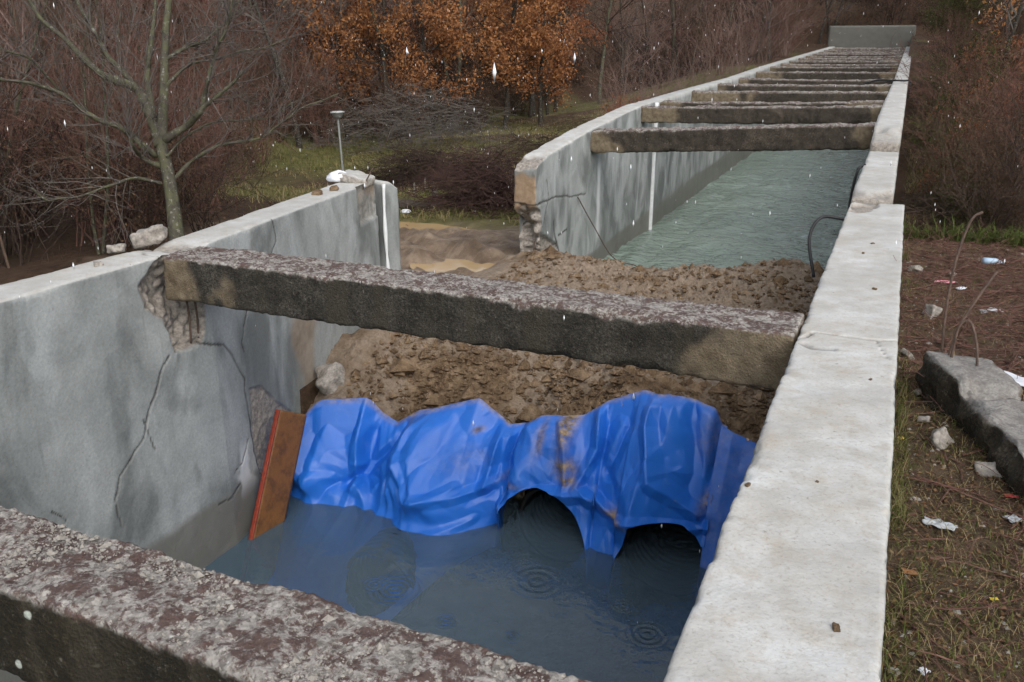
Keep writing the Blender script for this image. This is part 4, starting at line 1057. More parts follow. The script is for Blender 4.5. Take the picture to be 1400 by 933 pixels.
# small grit lying on the wide wall top
for x, y, s, k, lab in [(1022, 664, 0.022, 1, 'soil crumb near the inner edge of the wide wall above the pipe mouths'), (1022, 602, 0.012, 2, 'tiny soil crumb at the inner edge of the wide wall beside the tarpaulin strip'), (1190, 520, 0.018, 4, 'soil crumb on the wide wall just below its cross crack'), (1143, 860, 0.026, 5, 'dark soil crumb on the wide wall nearest the bottom edge'), (1117, 660, 0.012, 6, 'tiny soil crumb in the middle of the wide wall top'), (1193, 334, 0.03, 7, 'farthest of three soil crumbs at the far end of the wide wall'), (1180, 347, 0.025, 8, 'middle of three soil crumbs at the far end of the wide wall'), (1196, 396, 0.03, 9, 'nearest of three soil crumbs at the far end of the wide wall')]:
    p = on_z(x, y, 0.0); chunk('soil_crumb', (p[0], p[1], 0.004), (s, s * 0.8, s * 0.5), (0, 0, k), 'soil', lab, 'soil crumb', k, 'soil crumbs on the wide wall', res=s / 6)

# ================================================================== VEGETATION
def seg_mesh(segs, sides=3):
    """segments (n,8): p0, p1, r0, r1 -> open prisms"""
    S = np.asarray(segs, float)
    p0, p1, r0, r1 = S[:, 0:3], S[:, 3:6], S[:, 6], S[:, 7]
    d = p1 - p0; d /= np.linalg.norm(d, axis=1, keepdims=True) + 1e-9
    ref = np.where(np.abs(d[:, 2:3]) < 0.9, np.array([[0, 0, 1.0]]), np.array([[1.0, 0, 0]]))
    a = np.cross(d, ref); a /= np.linalg.norm(a, axis=1, keepdims=True) + 1e-9
    b = np.cross(d, a)
    th = np.arange(sides) / sides * 2 * math.pi
    ringv = a[:, None] * np.cos(th)[None, :, None] + b[:, None] * np.sin(th)[None, :, None]
    V = np.concatenate([p0[:, None] + ringv * r0[:, None, None], p1[:, None] + ringv * r1[:, None, None]], 1)
    n = len(S); base = np.arange(n)[:, None] * 2 * sides
    j = np.arange(sides); k = (j + 1) % sides
    F = np.stack([base + j, base + k, base + sides + k, base + sides + j], -1).reshape(-1, 4)
    return V.reshape(-1, 3), F
def grow(rg_, p, d, length, r, level, maxlevel, out, nseg=5, wob=0.18, up=0.05, kids=(3, 5), spread=0.7, shrink=0.6, rmin=0.003):
    """one branch as a wobbly chain with side branches"""
    d = d / np.linalg.norm(d); st = length / nseg
    pts = [p.copy()]; dirs = [d.copy()]
    for k in range(nseg):
        d = d + rg_.normal(0, wob, 3) + np.array([0, 0, up]); d /= np.linalg.norm(d)
        p = p + d * st; pts.append(p.copy()); dirs.append(d.copy())
    rad = r * (1 - 0.72 * np.linspace(0, 1, nseg + 1)); rad = np.maximum(rad, rmin)
    for k in range(nseg): out.append((level, *pts[k], *pts[k + 1], rad[k], rad[k + 1]))
    if level < maxlevel:
        for _ in range(rg_.randint(kids[0], kids[1] + 1)):
            t = rg_.uniform(0.25, 1.0) * nseg; i = min(int(t), nseg - 1); f = t - i
            q = pts[i] * (1 - f) + pts[i + 1] * f
            nd = dirs[i + 1] + rg_.normal(0, spread, 3); nd[2] += 0.15
            grow(rg_, q, nd, length * shrink * rg_.uniform(0.6, 1.1), max(rad[i] * 0.6, rmin), level + 1, maxlevel, out, max(3, nseg - 1), wob * 1.15, up, kids, spread, shrink, rmin)
def leaves_at(rg_, pts, size, spread, per):
    n = len(pts) * per
    c = np.repeat(pts, per, 0) + rg_.normal(0, spread, (n, 3))
    a = rg_.normal(0, 1, (n, 3)); a /= np.linalg.norm(a, axis=1, keepdims=True)
    b = np.cross(a, rg_.normal(0, 1, (n, 3))); b /= np.linalg.norm(b, axis=1, keepdims=True)
    s = size * rg_.uniform(0.6, 1.3, (n, 1))
    V = np.stack([c - a * s, c + b * s * 0.55, c + a * s, c - b * s * 0.55], 1).reshape(-1, 3)
    F = np.arange(4 * n).reshape(-1, 4)
    cl = np.repeat(rg_.uniform(0, 1, len(pts)), per) * 0.6 + rg_.uniform(0, 1, n) * 0.4
    return V, F, np.repeat(cl, 4)

m_bark('bark_grey', (0.036, 0.032, 0.025), (0.095, 0.085, 0.068), 0.6, (0.10, 0.105, 0.05))
m_bark('bark_dark', (0.022, 0.018, 0.015), (0.055, 0.046, 0.038), 0.3, (0.05, 0.05, 0.03))
m_bark('twig_red', (0.075, 0.038, 0.030), (0.175, 0.096, 0.075))
m_bark('twig_pink', (0.11, 0.072, 0.062), (0.21, 0.145, 0.125))
m_bark('twig_brown', (0.058, 0.039, 0.028), (0.135, 0.092, 0.066))
m_bark('twig_grey', (0.07, 0.06, 0.052), (0.16, 0.14, 0.125))
m_bark('twig_dark', (0.028, 0.019, 0.015), (0.065, 0.044, 0.034))
m_leaf('leaf_orange', [(0.0, (0.16, 0.07, 0.034)), (0.4, (0.31, 0.135, 0.055)), (0.75, (0.46, 0.22, 0.085)), (1.0, (0.54, 0.33, 0.13))], 0.4)
m_leaf('leaf_rust', [(0.0, (0.11, 0.045, 0.026)), (0.5, (0.25, 0.10, 0.05)), (1.0, (0.38, 0.175, 0.08))], 0.4)
m_leaf('leaf_olive', [(0.0, (0.025, 0.03, 0.010)), (0.5, (0.06, 0.07, 0.02)), (1.0, (0.13, 0.13, 0.04))], 0.4)
m_leaf('leaf_brownish', [(0.0, (0.05, 0.032, 0.02)), (0.5, (0.115, 0.07, 0.042)), (1.0, (0.20, 0.125, 0.075))], 0.4)
m_leaf('grass_blades', [(0.0, (0.045, 0.06, 0.014)), (0.35, (0.10, 0.12, 0.03)), (0.6, (0.20, 0.165, 0.075)), (1.0, (0.33, 0.26, 0.14))], 0.0)
m_leaf('grass_green', [(0.0, (0.055, 0.065, 0.018)), (0.5, (0.135, 0.15, 0.042)), (1.0, (0.26, 0.22, 0.09))], 0.0)
m_leaf('litter_mix', [(0.0, (0.05, 0.028, 0.016)), (0.4, (0.12, 0.062, 0.032)), (0.7, (0.21, 0.125, 0.065)), (1.0, (0.30, 0.22, 0.14))], 0.0)

m_bark('twig_brush', (0.036, 0.021, 0.018), (0.088, 0.052, 0.043))
# -- the bare tree behind the left wall; main limbs measured in the picture
TD = 12.6
tbase = CAM + ray(240, 330) * TD
def tp_(x, y, dd=0.0): return CAM + ray(x, y) * (TD + dd)
tg = float(ground_z(np.array([tbase[0]]), np.array([tbase[1]]))[0])
trunk_pts = [np.array([tp_(243, 330)[0], tp_(243, 330)[1], tg - 0.2]), tp_(243, 335), tp_(234, 262), tp_(227, 225), tp_(221, 195), tp_(224, 130), tp_(226, 50), tp_(232, -10), tp_(240, -90), tp_(250, -170)]
limbs = [([(214, 214), (196, 200), (184, 189), (160, 172), (141, 167), (112, 150), (86, 129), (43, 114), (0, 109), (-40, 100)], 0.055, -0.8),
         ([(222, 205), (205, 160), (189, 124), (165, 112), (141, 103), (112, 78), (86, 51), (56, 26), (38, -5), (20, -50)], 0.075, -0.3),
         ([(184, 118), (165, 95), (150, 81), (138, 60), (129, 43), (115, 20), (100, -10), (80, -60)], 0.05, 0.4),
         ([(216, 200), (208, 150), (201, 107), (206, 64), (212, 10), (214, -60)], 0.065, 0.5),
         ([(223, 193), (240, 182), (257, 171), (270, 158), (279, 146), (300, 129), (318, 114), (332, 98)], 0.065, -0.5),
         ([(277, 148), (280, 130), (284, 110), (292, 80), (300, 58), (309, 39), (316, 10), (322, -40)], 0.042, -0.7),
         ([(231, 253), (257, 225), (278, 210), (300, 199), (330, 194), (356, 189), (372, 178), (386, 167), (412, 148), (440, 138), (463, 128)], 0.030, 0.5),
         ([(221, 251), (200, 246), (180, 244), (160, 251), (141, 257), (120, 265), (103, 270), (80, 272), (64, 274), (43, 257)], 0.030, -0.9),
         ([(224, 229), (205, 222), (193, 214), (182, 200), (176, 184), (170, 180)], 0.045, -1.0),
         ([(226, 82), (245, 70), (262, 62), (279, 56), (298, 40), (313, 26), (330, -5)], 0.036, 0.3),
         ([(224, 120), (250, 95), (270, 85), (300, 80), (330, 70), (360, 66), (395, 52)], 0.026, 0.7),
         ([(86, 129), (60, 100), (40, 80), (10, 70), (-20, 50)], 0.022, -1.1), ([(228, 215), (250, 190), (290, 168), (330, 165), (370, 160), (400, 140)], 0.02, 0.9)]
tree = thing('bare_tree', 'bare spreading tree with mossy grey branches behind the left wall', 'tree', (trunk_pts[0][0], trunk_pts[0][1], tg))
org = np.array(tree.location)
V, Fq = tube(spline(trunk_pts, 44) - org, np.interp(np.linspace(0, 1, len(spline(trunk_pts, 44))), [0, 0.2, 0.45, 0.6, 1], [0.135, 0.098, 0.082, 0.06, 0.03]), 9)
obj('trunk', pmesh('trunk', V, tri_fix(Fq)), MAT['bark_grey'], tree)
rt_ = np.random.RandomState(5)
twigs = []
for pts, r, dep in limbs:
    L3 = np.array([tp_(x, y, dep * k / (len(pts) - 1) + 0.05 * rt_.normal()) for k, (x, y) in enumerate(pts)])
    sp = spline(L3, 30); rr = np.linspace(r, max(r * 0.3, 0.008), len(sp))
    V, Fq = tube(sp - org, rr * (1 + 0.12 * rt_.normal(size=len(sp))), 7)
    obj('limb', pmesh('limb', V, tri_fix(Fq)), MAT['bark_grey'], tree)
    for k in range(4, len(sp) - 1):
        for _ in range(2 if k < len(sp) * 0.5 else 3):
            if rt_.rand() < 0.42:
                dd = sp[min(k + 1, len(sp) - 1)] - sp[k - 1]; dd = dd / np.linalg.norm(dd) + rt_.normal(0, 0.75, 3) + np.array([0, 0, 0.25])
                grow(rt_, sp[k] - org, dd, rt_.uniform(0.4, 1.1), min(rr[k] * 0.5, 0.011), 0, 2, twigs, 5, 0.16, 0.05, (1, 3), 0.7, 0.6, 0.0026)
V, Fq = seg_mesh(np.array(twigs)[:, 1:], 3)
obj('twigs', mesh('twigs', V, Fq), MAT['twig_grey'], tree)

# -- prototypes
def proto_sapling(seed, h, mat_t, mat_c):
    r = np.random.RandomState(seed); out = []
    ns = r.randint(1, 4)
    for _ in range(ns):
        grow(r, np.array([r.normal(0, 0.1), r.normal(0, 0.1), -0.15]), np.array([r.normal(0, 0.14), r.normal(0, 0.14), 1.0]), h * r.uniform(0.8, 1.1), 0.030 * h / 5, 0, 3, out, 7, 0.08, 0.06, (5, 7), 0.5, 0.42, 0.0045)
    out = np.array(out)
    t = out[out[:, 0] == 0][:, 1:]; c = out[out[:, 0] > 0][:, 1:]
    V, F = seg_mesh(t, 6); W, G = seg_mesh(c, 3)
    return (mesh('trunk', V, F), mat_t, mesh('crown', W, G, sm=False), mat_c)
def proto_tree(seed, h, r0, mat_t, mat_c, leaf=None, nleaf=5, lsize=0.075, lo=0.2, spread=0.30, kids=(6, 8)):
    r = np.random.RandomState(seed); out = []
    grow(r, np.array([0, 0, -0.3]), np.array([r.normal(0, 0.06), r.normal(0, 0.06), 1.0]), h, r0, 0, 0, out, 9, 0.06, 0.05)
    tr = np.array(out)[:, 1:]
    br = []
    for k in range(r.randint(13, 18)):
        t = r.uniform(lo, 0.98); i = min(int(t * 9), 8); q = tr[i, 0:3] + (tr[i, 3:6] - tr[i, 0:3]) * (t * 9 - i)
        az = r.uniform(0, 2 * math.pi)
        grow(r, q, np.array([math.cos(az), math.sin(az), r.uniform(0.2, 0.9)]), h * r.uniform(0.2, 0.36) * (1.1 - 0.5 * t), r0 * 0.4 * (1 - 0.6 * t), 1, 3, br, 5, 0.15, 0.06, kids if leaf is None else (3, 5), 0.6, 0.5, 0.006)
    br = np.array(br)
    V, F = seg_mesh(tr, 7)
    W, G = seg_mesh(br[:, 1:], 3)
    lv = None
    if leaf:
        tips = br[br[:, 0] >= 2][:, 4:7]
        patch = fbm(tips, 0.55, 2, seed)
        tips = tips[patch > -0.25]
        lv = leaves_at(r, tips, lsize, spread, nleaf)
    return (mesh('trunk', V, F), mat_t, mesh('crown', W, G, sm=False), mat_c, lv and mesh('foliage', lv[0], lv[1], {'tint': lv[2]}, sm=False), leaf)
def proto_shrub(seed, h, mat_c, leaf=None, nst=16, nleaf=3, lsize=0.05, maxl=2, kids=(3, 5), rmin=0.0045):
    r = np.random.RandomState(seed); out = []
    for _ in range(nst):
        az = r.uniform(0, 2 * math.pi); o = r.uniform(0.1, 0.6)
        grow(r, np.array([r.normal(0, 0.18), r.normal(0, 0.18), -0.1]), np.array([math.cos(az) * o, math.sin(az) * o, 1.0]), h * r.uniform(0.6, 1.15), 0.013, 0, maxl, out, 6, 0.13, -0.02, kids, 0.5, 0.55, rmin)
    out = np.array(out)
    V, F = seg_mesh(out[:, 1:], 3)
    lv = None
    if leaf:
        tips = out[out[:, 0] >= 1][:, 4:7]; lv = leaves_at(r, tips, lsize, 0.10, nleaf)
    return V, F, lv
def plant_tree(pr, loc, rotz, sc, name, label, cat, group):
    o = thing(name, label, cat, tuple(loc), group, rotz); o.scale = (sc, sc, sc)
    obj('trunk', pr[0], MAT[pr[1]], o); obj('crown', pr[2], MAT[pr[3]], o)
    if len(pr) > 4 and pr[4]: obj('foliage', pr[4], MAT[pr[5]], o)
    return o
def at_dist(xpx, dist):
    d = ray(xpx, HORIZON); d = d / np.hypot(d[0], d[1])
    p = CAM + d * dist
    return np.array([p[0], p[1], float(ground_z(np.array([p[0]]), np.array([p[1]]))[0])])
def clear(p, m=0.8):
    return not (-6.8 - m < p[0] < 0.9 + m and p[1] < 75)
rv = np.random.RandomState(23)
# saplings of the thicket behind the left wall
saps = [proto_sapling(100 + k, 5.0 + 0.6 * k, 'bark_grey' if k % 2 else 'twig_brown', ['twig_red', 'twig_brown', 'twig_red', 'twig_grey', 'twig_pink'][k % 5]) for k in range(5)]
cnt = 0
while cnt < 38:
    x = rv.uniform(-110, 350); p = at_dist(x, rv.uniform(17, 38))
    if not clear(p) or (x > 290 and np.hypot(p[0], p[1]) < 30): continue
    plant_tree(saps[cnt % 5], p, rv.uniform(0, 6.28), rv.uniform(0.8, 1.35), 'bare_sapling', 'thin bare reddish sapling in the thicket behind the left wall', 'sapling', 'saplings behind the left wall'); cnt += 1
# leafed oaks on the slope
oaks = [proto_tree(200 + k, 9.0 + k, 0.16, 'bark_dark', 'bark_dark', 'leaf_orange' if k % 2 == 0 else 'leaf_rust', 8, 0.085, 0.2) for k in range(4)]
spots = [(470, 47), (505, 52), (530, 44), (560, 55), (590, 46), (650, 55), (690, 50), (725, 56), (675, 62), (760, 60), (620, 64), (545, 62), (480, 60), (1400, 46), (1440, 38), (700, 66), (740, 50), (440, 52)]
for k, (x, dd) in enumerate(spots):
    p = at_dist(x, dd)
    if clear(p): plant_tree(oaks[k % 4], p, rv.uniform(0, 6.28), rv.uniform(0.75, 1.1), 'leafed_oak', 'oak with orange brown autumn leaves on the wooded slope', 'tree', 'autumn oaks on the slope')
# bare trees of the wood
bares = [proto_tree(300 + k, 9.0 + k, 0.13, 'bark_dark' if k % 2 else 'bark_grey', ['twig_brown', 'twig_grey', 'twig_dark', 'twig_pink'][k], None) for k in range(4)]
cnt = 0
while cnt < 110:
    x = rv.uniform(-60, 1480); p = at_dist(x, rv.uniform(40, 88) if x < 1150 else rv.uniform(24, 84))
    if not clear(p, 1.5) or (p[0] > -19 and p[0] < -6 and p[1] < 62): continue
    plant_tree(bares[cnt % 4], p, rv.uniform(0, 6.28), rv.uniform(0.7, 1.2), 'bare_tree', 'bare dark tree in the wood on the slope', 'tree', 'bare trees of the wood'); cnt += 1
# shrubs by kind
shp = {}
for nm, seed, h, mt, leaf, kw in [('red', 401, 2.6, 'twig_red', None, dict(nst=20)), ('pink', 402, 3.6, 'twig_pink', None, dict(nst=18)), ('brown', 403, 2.2, 'twig_brown', 'leaf_brownish', dict(nst=18, nleaf=2, lsize=0.024)), ('rust', 404, 1.4, 'twig_dark', 'leaf_rust', dict(nst=12, nleaf=6, lsize=0.034)), ('olive', 405, 1.8, 'twig_dark', 'leaf_olive', dict(nst=14, nleaf=5, lsize=0.028)), ('dark', 406, 2.4, 'twig_dark', None, dict(nst=20))]:
    V, F, lv = proto_shrub(seed, h, mt, leaf, **kw)
    shp[nm] = (V, F, lv, mt, leaf, mesh('stems', V, F, sm=False), lv and mesh('foliage', lv[0], lv[1], {'tint': lv[2]}, sm=False))
def plant_shrub(kind, loc, sc, label, group):
    s = shp[kind]
    o = thing('shrub', label, 'shrub', tuple(loc), group, rv.uniform(0, 6.28)); o.scale = (sc, sc, sc)
    obj('stems', s[5], MAT[s[3]], o)
    if s[6]: obj('foliage', s[6], MAT[s[4]], o)
for x, dd, sc in [(950, 46, 1.0), (985, 52, 1.1), (1015, 58, 1.2), (920, 42, 0.9), (1045, 60, 1.1), (890, 38, 0.8), (1075, 66, 1.1), (1100, 70, 1.0), (840, 36, 0.7), (865, 46, 1.0)]:
    p = at_dist(x, dd)
    if clear(p): plant_shrub('pink', p, sc, 'tall pinkish bare shrub beyond the left canal wall', 'pinkish shrubs beyond the canal')
for kind, x, dd, sc, lab in [('rust', 1320, 22, 1.0, 'rust red leafed shrub on the right slope above the dry grass'), ('rust', 1395, 26, 1.2, 'rust red leafed shrub at the right edge below the taller one'), ('rust', 1390, 34, 1.5, 'tall rust red leafed shrub at the upper right edge'), ('rust', 1310, 19, 0.6, 'low rust red leafed shrub on the bank behind the rusty bars'), ('olive', 1296, 17, 0.5, 'low olive green shrub behind the dirt near the right canal wall'), ('olive', 1285, 28, 1.0, 'olive green shrub halfway up the right slope'), ('olive', 1340, 34, 1.2, 'olive green shrub high on the right slope'), ('olive', 1275, 26, 0.8, 'small olive shrub beside the long right wall'), ('rust', 1350, 30, 1.0, 'rust leafed shrub in the middle of the right slope'), ('rust', 855, 40, 1.1, 'orange leafed shrub left of the canal behind the first far beam')]:
    p = at_dist(x, dd)
    if 0 < p[0] + 1.5 and p[0] < 1.3 * sc + 0.4: p[0] = 1.3 * sc + 0.4; p[2] = float(ground_z(p[:1], p[1:2])[0])
    plant_shrub(kind, p, sc, lab, 'leafed shrubs')
# undergrowth nobody could count, one mass for each kind of ground
def mass(name, kinds, pts, scs, label):
    by = {}
    for (p, sc) in zip(pts, scs):
        k = kinds[rv.randint(len(kinds))]; s = shp[k]
        a = rv.uniform(0, 6.28); R = np.array([[math.cos(a), -math.sin(a), 0], [math.sin(a), math.cos(a), 0], [0, 0, 1]]) * sc * np.array([1, 1, rv.uniform(0.8, 1.2)])
        by.setdefault(('t', s[3]), []).append((s[0] @ R.T + p, s[1], None))
        if s[2]: by.setdefault(('l', s[4]), []).append((s[2][0] @ R.T + p, s[2][1], s[2][2]))
    for (t, mt), parts in by.items():
        off = 0; Vs, Fs, Ts = [], [], []
        for V, F, T in parts:
            Vs.append(V); Fs.append(F + off); off += len(V)
            if T is not None: Ts.append(T)
        o = obj(name, mesh(name, np.vstack(Vs), np.vstack(Fs), {'tint': np.concatenate(Ts)} if Ts else None, sm=False), MAT[mt], kind='stuff', label=label, cat='undergrowth')
pts = []
while len(pts) < 60:
    x = rv.uniform(-90, 350); p = at_dist(x, rv.uniform(17, 36))
    if clear(p, 0.4) and not (x > 270 and np.hypot(p[0], p[1]) < 31): pts.append(p)
mass('thicket', ['red', 'brown', 'red', 'dark'], pts, rv.uniform(0.7, 1.3, 60), 'tangled reddish undergrowth behind the left wall')
pts = []
while len(pts) < 260:
    x = rv.uniform(-60, 1250) if len(pts) < 160 else rv.uniform(780, 1420); p = at_dist(x, rv.uniform(38, 74) if len(pts) < 160 else rv.uniform(74, 96))
    if clear(p, 1.0) and not (p[0] > -20.5 and p[1] < 60 and p[0] < -6): pts.append(p)
mass('undergrowth', ['brown', 'dark', 'red', 'dark', 'brown', 'red'], pts, rv.uniform(0.9, 1.7, 260), 'dark brown undergrowth under the trees of the slope')
pts = []
while len(pts) < 120:
    p = at_dist(rv.uniform(1252, 1480), 15.5 + 43 * rv.rand() ** 1.4)
    if p[0] > 0.95 + 0.3 * rv.rand(): pts.append(p)
k = 0
while k < 45:
    p = at_dist(rv.uniform(1245, 1440), rv.uniform(55, 98))
    if p[0] > 1.0 or p[1] > 76: pts.append(p); k += 1
mass('scrub', ['red', 'dark', 'brown', 'dark', 'red', 'brown', 'olive'], pts, np.concatenate([rv.uniform(0.45, 0.95, 120), rv.uniform(0.9, 1.6, 45)]), 'dark brown scrub on the slope right of the canal')

# ================================================================== GROUND COVER AND FALLING SNOW
rc = np.random.RandomState(77)
def blades(P, length, width, lean, rs=rc):
    """bent blades, two quads each"""
    n = len(P)
    az = rs.uniform(0, 2 * math.pi, n); L = length * rs.uniform(0.5, 1.3, n)
    ln = np.clip(lean + rs.normal(0, 0.25, n), 0.02, 1.5)
    dh = np.stack([np.cos(az), np.sin(az), 0 * az], 1)
    sidev = np.stack([-np.sin(az), np.cos(az), 0 * az], 1) * (width * rs.uniform(0.6, 1.4, n))[:, None]
    up = np.array([0, 0, 1.0])
    m = P + (dh * np.sin(ln * 0.6)[:, None] + up * np.cos(ln * 0.6)[:, None]) * (L * 0.5)[:, None]
    t = m + (dh * np.sin(np.minimum(ln * 1.4, 1.65))[:, None] + up * np.cos(np.minimum(ln * 1.4, 1.65))[:, None]) * (L * 0.5)[:, None]
    V = np.stack([P - sidev, P + sidev, m + sidev * 0.8, m - sidev * 0.8, t + sidev * 0.15, t - sidev * 0.15], 1).reshape(-1, 3)
    k = np.arange(n)[:, None] * 6
    F = np.concatenate([k + np.array([0, 1, 2, 3]), k + np.array([3, 2, 4, 5])])
    return V, F
def patch_points(n, x0, x1, y0, y1, rule=None, seed=0, scale=1.2, thr=-1.0):
    out = []
    while sum(len(o) for o in out) < n:
        q = np.stack([rc.uniform(x0, x1, n), rc.uniform(y0, y1, n), np.zeros(n)], 1)
        if thr > -1: q = q[fbm(q, scale, 3, seed) > thr + rc.normal(0, 0.08, len(q))]
        if rule is not None: q = q[rule(q)]
        out.append(q)
    q = np.vstack(out)[:n]
    q[:, 2] = ground_z(q[:, 0], q[:, 1])
    return q
def stuff(name, V, F, mat, tint=None, label=None, cat='grass'):
    return obj(name, mesh(name, V, F, {'tint': tint} if tint is not None else None, sm=False), MAT[mat], kind='stuff', label=label, cat=cat)
near = lambda q: rc.rand(len(q)) < 1.25 / (1 + 0.14 * q[:, 1] ** 1.5)
# dry straw lying on the right bank
q = patch_points(9000, 0.17, 2.2, 1.7, 10.2, near, 7, 1.6, 0.0)
V, F = blades(q + np.array([0, 0, 0.006]), 0.075, 0.0012, 1.45)
stuff('dry_straw', V, F, 'grass_blades', np.repeat(np.clip(rc.normal(0.72, 0.18, len(q)), 0, 1), 6), 'dry straw matted over the right bank')
q = patch_points(3600, 0.16, 2.0, 1.7, 10.2, near, 3, 1.8, 0.26)
V, F = blades(q, 0.045, 0.0022, 0.65)
stuff('short_grass', V, F, 'grass_blades', np.repeat(np.clip(rc.normal(0.25, 0.15, len(q)), 0, 1), 6), 'short green grass tufts on the right bank')
q = patch_points(1300, 0.152, 0.24, 1.7, 10.0, None, 5, 2.0, 0.15)
V, F = blades(q, 0.11, 0.0018, 0.8)
stuff('edge_grass', V, F, 'grass_blades', np.repeat(np.clip(rc.normal(0.45, 0.25, len(q)), 0, 1), 6), 'grass fringe along the outer edge of the wide wall')
# leaf litter
q = patch_points(22000, 0.17, 2.4, 1.7, 10.6, near)
V, F, T = leaves_at(rc, q + np.array([0, 0, 0.010]), 0.013, 0.003, 1)
c = np.repeat(q + np.array([0, 0, 0.012]), 4, 0); V = c + (V - c) * np.array([1, 1, 0.35])
stuff('leaf_litter', V, F, 'litter_mix', T, 'brown leaf litter on the right bank', 'leaf litter')
# twigs
q = patch_points(2300, 0.18, 2.3, 1.8, 10.3, lambda q: rc.rand(len(q)) < 0.3 + 0.7 * (q[:, 1] > 5.2))
tw = []
for p in q:
    az = rc.uniform(0, 6.28); d = np.array([math.cos(az), math.sin(az), rc.uniform(-0.05, 0.12)])
    grow(rc, p + np.array([0, 0, 0.012]), d, rc.uniform(0.12, 0.5), rc.uniform(0.002, 0.006), 0, 1, tw, 4, 0.12, 0.0, (0, 2), 0.5, 0.6, 0.0014)
V, F = seg_mesh(np.array(tw)[:, 1:], 4)
V[:, 2] = np.maximum(V[:, 2], ground_z(V[:, 0], V[:, 1]) + 0.004)
stuff('fallen_twigs', V, F, 'twig_red', None, 'fallen reddish twigs on the right bank', 'twigs')
# pebbles: one low stone shape, many sizes
oct_v = np.array([(1, 0, 0), (-1, 0, 0), (0, 1, 0), (0, -1, 0), (0, 0, 1), (0, 0, -1)], float)
oct_f = np.array([(0, 2, 4), (2, 1, 4), (1, 3, 4), (3, 0, 4), (2, 0, 5), (1, 2, 5), (3, 1, 5), (0, 3, 5)])
def scatter_rocks(P, size, flat, seed):
    r = np.random.RandomState(seed); n = len(P)
    V = oct_v[None] * (size * np.exp(r.normal(0, 0.55, n)))[:, None, None] * np.array([1, 1, flat]) * r.uniform(0.6, 1.3, (n, 6, 1))
    a = r.uniform(0, 6.28, n); ca, sa = np.cos(a)[:, None], np.sin(a)[:, None]
    W = V.copy(); W[..., 0] = V[..., 0] * ca - V[..., 1] * sa; W[..., 1] = V[..., 0] * sa + V[..., 1] * ca
    W += P[:, None]
    return W.reshape(-1, 3), (np.arange(n)[:, None, None] * 6 + oct_f[None]).reshape(-1, 3)
m_simple('pebble', (0.16, 0.145, 0.125), (0.36, 0.335, 0.30), 30, 0.85, 0.4, 0.004)
q = patch_points(1500, 0.17, 2.2, 1.7, 10.2, near)
V, F = scatter_rocks(q, 0.008, 0.6, 3)
stuff('pebbles', V, F, 'pebble', None, 'small grey pebbles on the right bank', 'pebbles')
# crumbly clods on the earth bank
n = 7500
qx = rc.uniform(-5.2, -0.45, n); qy = np.where(rc.rand(n) < 0.6, rc.uniform(7.2, 9.2, n), rc.uniform(9.2, 13.6, n))
yt, zt = tarp_top(qx); ok = qy > yt + 0.02; qx, qy = qx[ok], qy[ok]
V, F = scatter_rocks(np.stack([qx, qy, bank_z(qx, qy) + 0.004], 1), 0.022, 0.8, 5)
k = rc.choice(len(qx), 260, False)
V2, F2 = scatter_rocks(np.stack([qx[k], qy[k], bank_z(qx[k], qy[k]) + 0.01], 1), 0.06, 0.75, 15)
V, F = np.vstack([V, V2]), np.vstack([F, F2 + len(V)])
stuff('soil_clods', V, F, 'soil', None, 'loose brown soil clods on the earth bank', 'soil')
# aggregate and grit standing out of the nearest beam
n = 6500
qx = rc.uniform(-3.4, -0.5, n); qy = rc.uniform(1.45, 1.78, n)
V, F = scatter_rocks(np.stack([qx, qy, np.full(n, -0.0015)], 1), 0.0038, 0.8, 9)
gb = obj('surface_grit', mesh('surface_grit', V, F, sm=False), MAT['pebble'], [o for o in bpy.data.objects if o.name == 'cross_beam'][0]); gb['kind'] = 'stuff'
# field grass behind the breach
fld = lambda q: (np.abs(q[:, 0] + 8.2) / 4.0 + np.abs(q[:, 1] - 13.2) / 3.4 > 1.25)
fld0 = fld
fld = lambda q: fld0(q) & ~((q[:, 1] < 17) & (q[:, 0] < -11))
q = patch_points(20000, -26, -6.3, 12, 50, fld, 21, 0.35, -0.1)
V, F = blades(q, 0.20, 0.010, 0.75)
stuff('field_grass', V, F, 'grass_green', np.repeat(np.clip(rc.normal(0.55, 0.22, len(q)) + 0.25 * fbm(q, 0.3, 2, 4), 0, 1), 6), 'rough grass of the field behind the breach')
q = patch_points(14000, -26, -6.3, 13, 52, fld, 15, 0.4, -0.02)
V, F = blades(q, 0.26, 0.010, 1.0)
stuff('dead_grass', V, F, 'grass_blades', np.repeat(np.clip(rc.normal(0.8, 0.15, len(q)), 0, 1), 6), 'patches of dead straw coloured grass in the field')
q = np.vstack([patch_points(16000, 0.3, 9, 9.6, 26, None, 18, 0.7, -0.1), patch_points(7000, 0.15, 1.5, 9.7, 14.5, None, 22, 1.2, -0.2)])
V, F = blades(q, 0.26, 0.007, 0.9)
g_t = np.where((q[:, 1] < 14.5) & (q[:, 0] < 1.5), rc.normal(0.2, 0.12, len(q)), rc.normal(0.7, 0.2, len(q)))
stuff('slope_grass', V, F, 'grass_blades', np.repeat(np.clip(g_t, 0, 1), 6), 'long grass on the slope beyond the right bank')
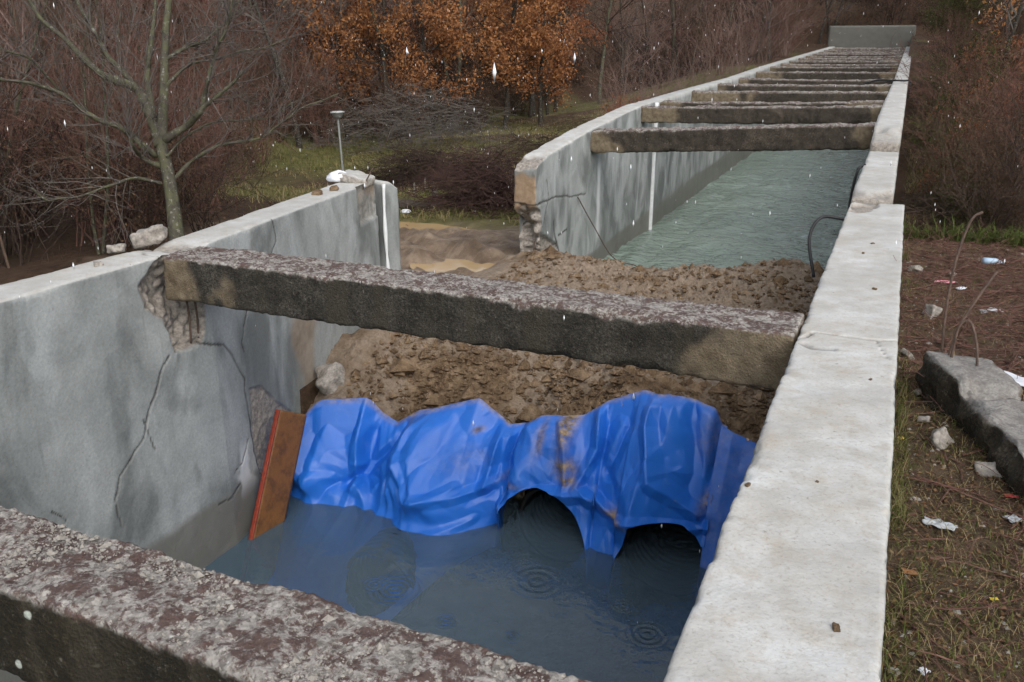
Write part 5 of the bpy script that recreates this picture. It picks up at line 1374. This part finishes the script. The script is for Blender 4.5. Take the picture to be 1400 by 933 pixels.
# heaps of cut brush
def brush_pile(cx, cy, lx, ly, h, n, label, seed, mats='twig_dark'):
    r = np.random.RandomState(seed); out = []
    z0 = float(ground_z(np.array([cx]), np.array([cy]))[0])
    for _ in range(n):
        u, v = r.normal(0, 0.38), r.normal(0, 0.38)
        top = h * max(0, 1 - (u * u + v * v))
        p = np.array([u * lx, v * ly, r.uniform(0, 1) * top])
        az = r.uniform(0, 6.28)
        grow(r, p, np.array([math.cos(az), math.sin(az), r.uniform(-0.25, 0.35)]), r.uniform(0.5, 1.3), r.uniform(0.007, 0.018), 0, 1, out, 4, 0.12, -0.05, (1, 3), 0.5, 0.7, 0.005)
    V, F = seg_mesh(np.array(out)[:, 1:], 3)
    V[:, 2] = np.maximum(V[:, 2], -0.05)
    o = obj('brush_pile', mesh('brush_pile', V, F, sm=False), MAT[mats], label=label, cat='brush pile'); o.location = (cx, cy, z0)
p = at_ground(668, 283); brush_pile(p[0], p[1], 1.75, 1.5, 1.35, 900, 'dark reddish brush heap right behind the breach beside the far wall end', 1, 'twig_brush')
p = at_ground(585, 252); brush_pile(p[0], p[1], 2.9, 1.5, 1.2, 900, 'long dark brush heap behind the left wall end and the lamp', 2, 'twig_dark')
p = at_ground(570, 203); brush_pile(p[0], p[1], 6.0, 2.2, 2.6, 800, 'long grey heap of cut branches along the wood edge', 3, 'twig_grey')
p = at_ground(760, 215); brush_pile(p[0], p[1], 4.0, 1.2, 0.8, 350, 'low brown brush strip beside the far left wall', 4, 'twig_dark')
p = at_ground(800, 180); brush_pile(p[0], p[1], 5.0, 1.5, 1.0, 300, 'brown brush strip at the wood edge left of the far wall', 5, 'twig_brown')
# sparse wet snow in the air
n = 2600
q = np.stack([rc.uniform(-24, 7, n), rc.uniform(1.8, 34, n), rc.uniform(-2.6, 5.5, n)], 1)
keep = np.linalg.norm(q - CAM, axis=1) > 3.5
keep &= q[:, 2] > ground_z(q[:, 0], q[:, 1]) + 0.1
q = q[keep]
V = oct_v[None] * (0.0060 * np.exp(rc.normal(0, 0.5, len(q))))[:, None, None] * np.array([0.62, 0.62, 2.6]) * rc.uniform(0.7, 1.3, (len(q), 6, 1)) + q[:, None]
b = NB('snow')
MAT['snow'] = b.done(b.bsdf((0.8, 0.82, 0.85), 0.5))
obj('falling_snow', mesh('falling_snow', V.reshape(-1, 3), (np.arange(len(q))[:, None, None] * 6 + oct_f[None]).reshape(-1, 3)), MAT['snow'], kind='stuff', label='sparse wet snowflakes falling through the air', cat='snow')
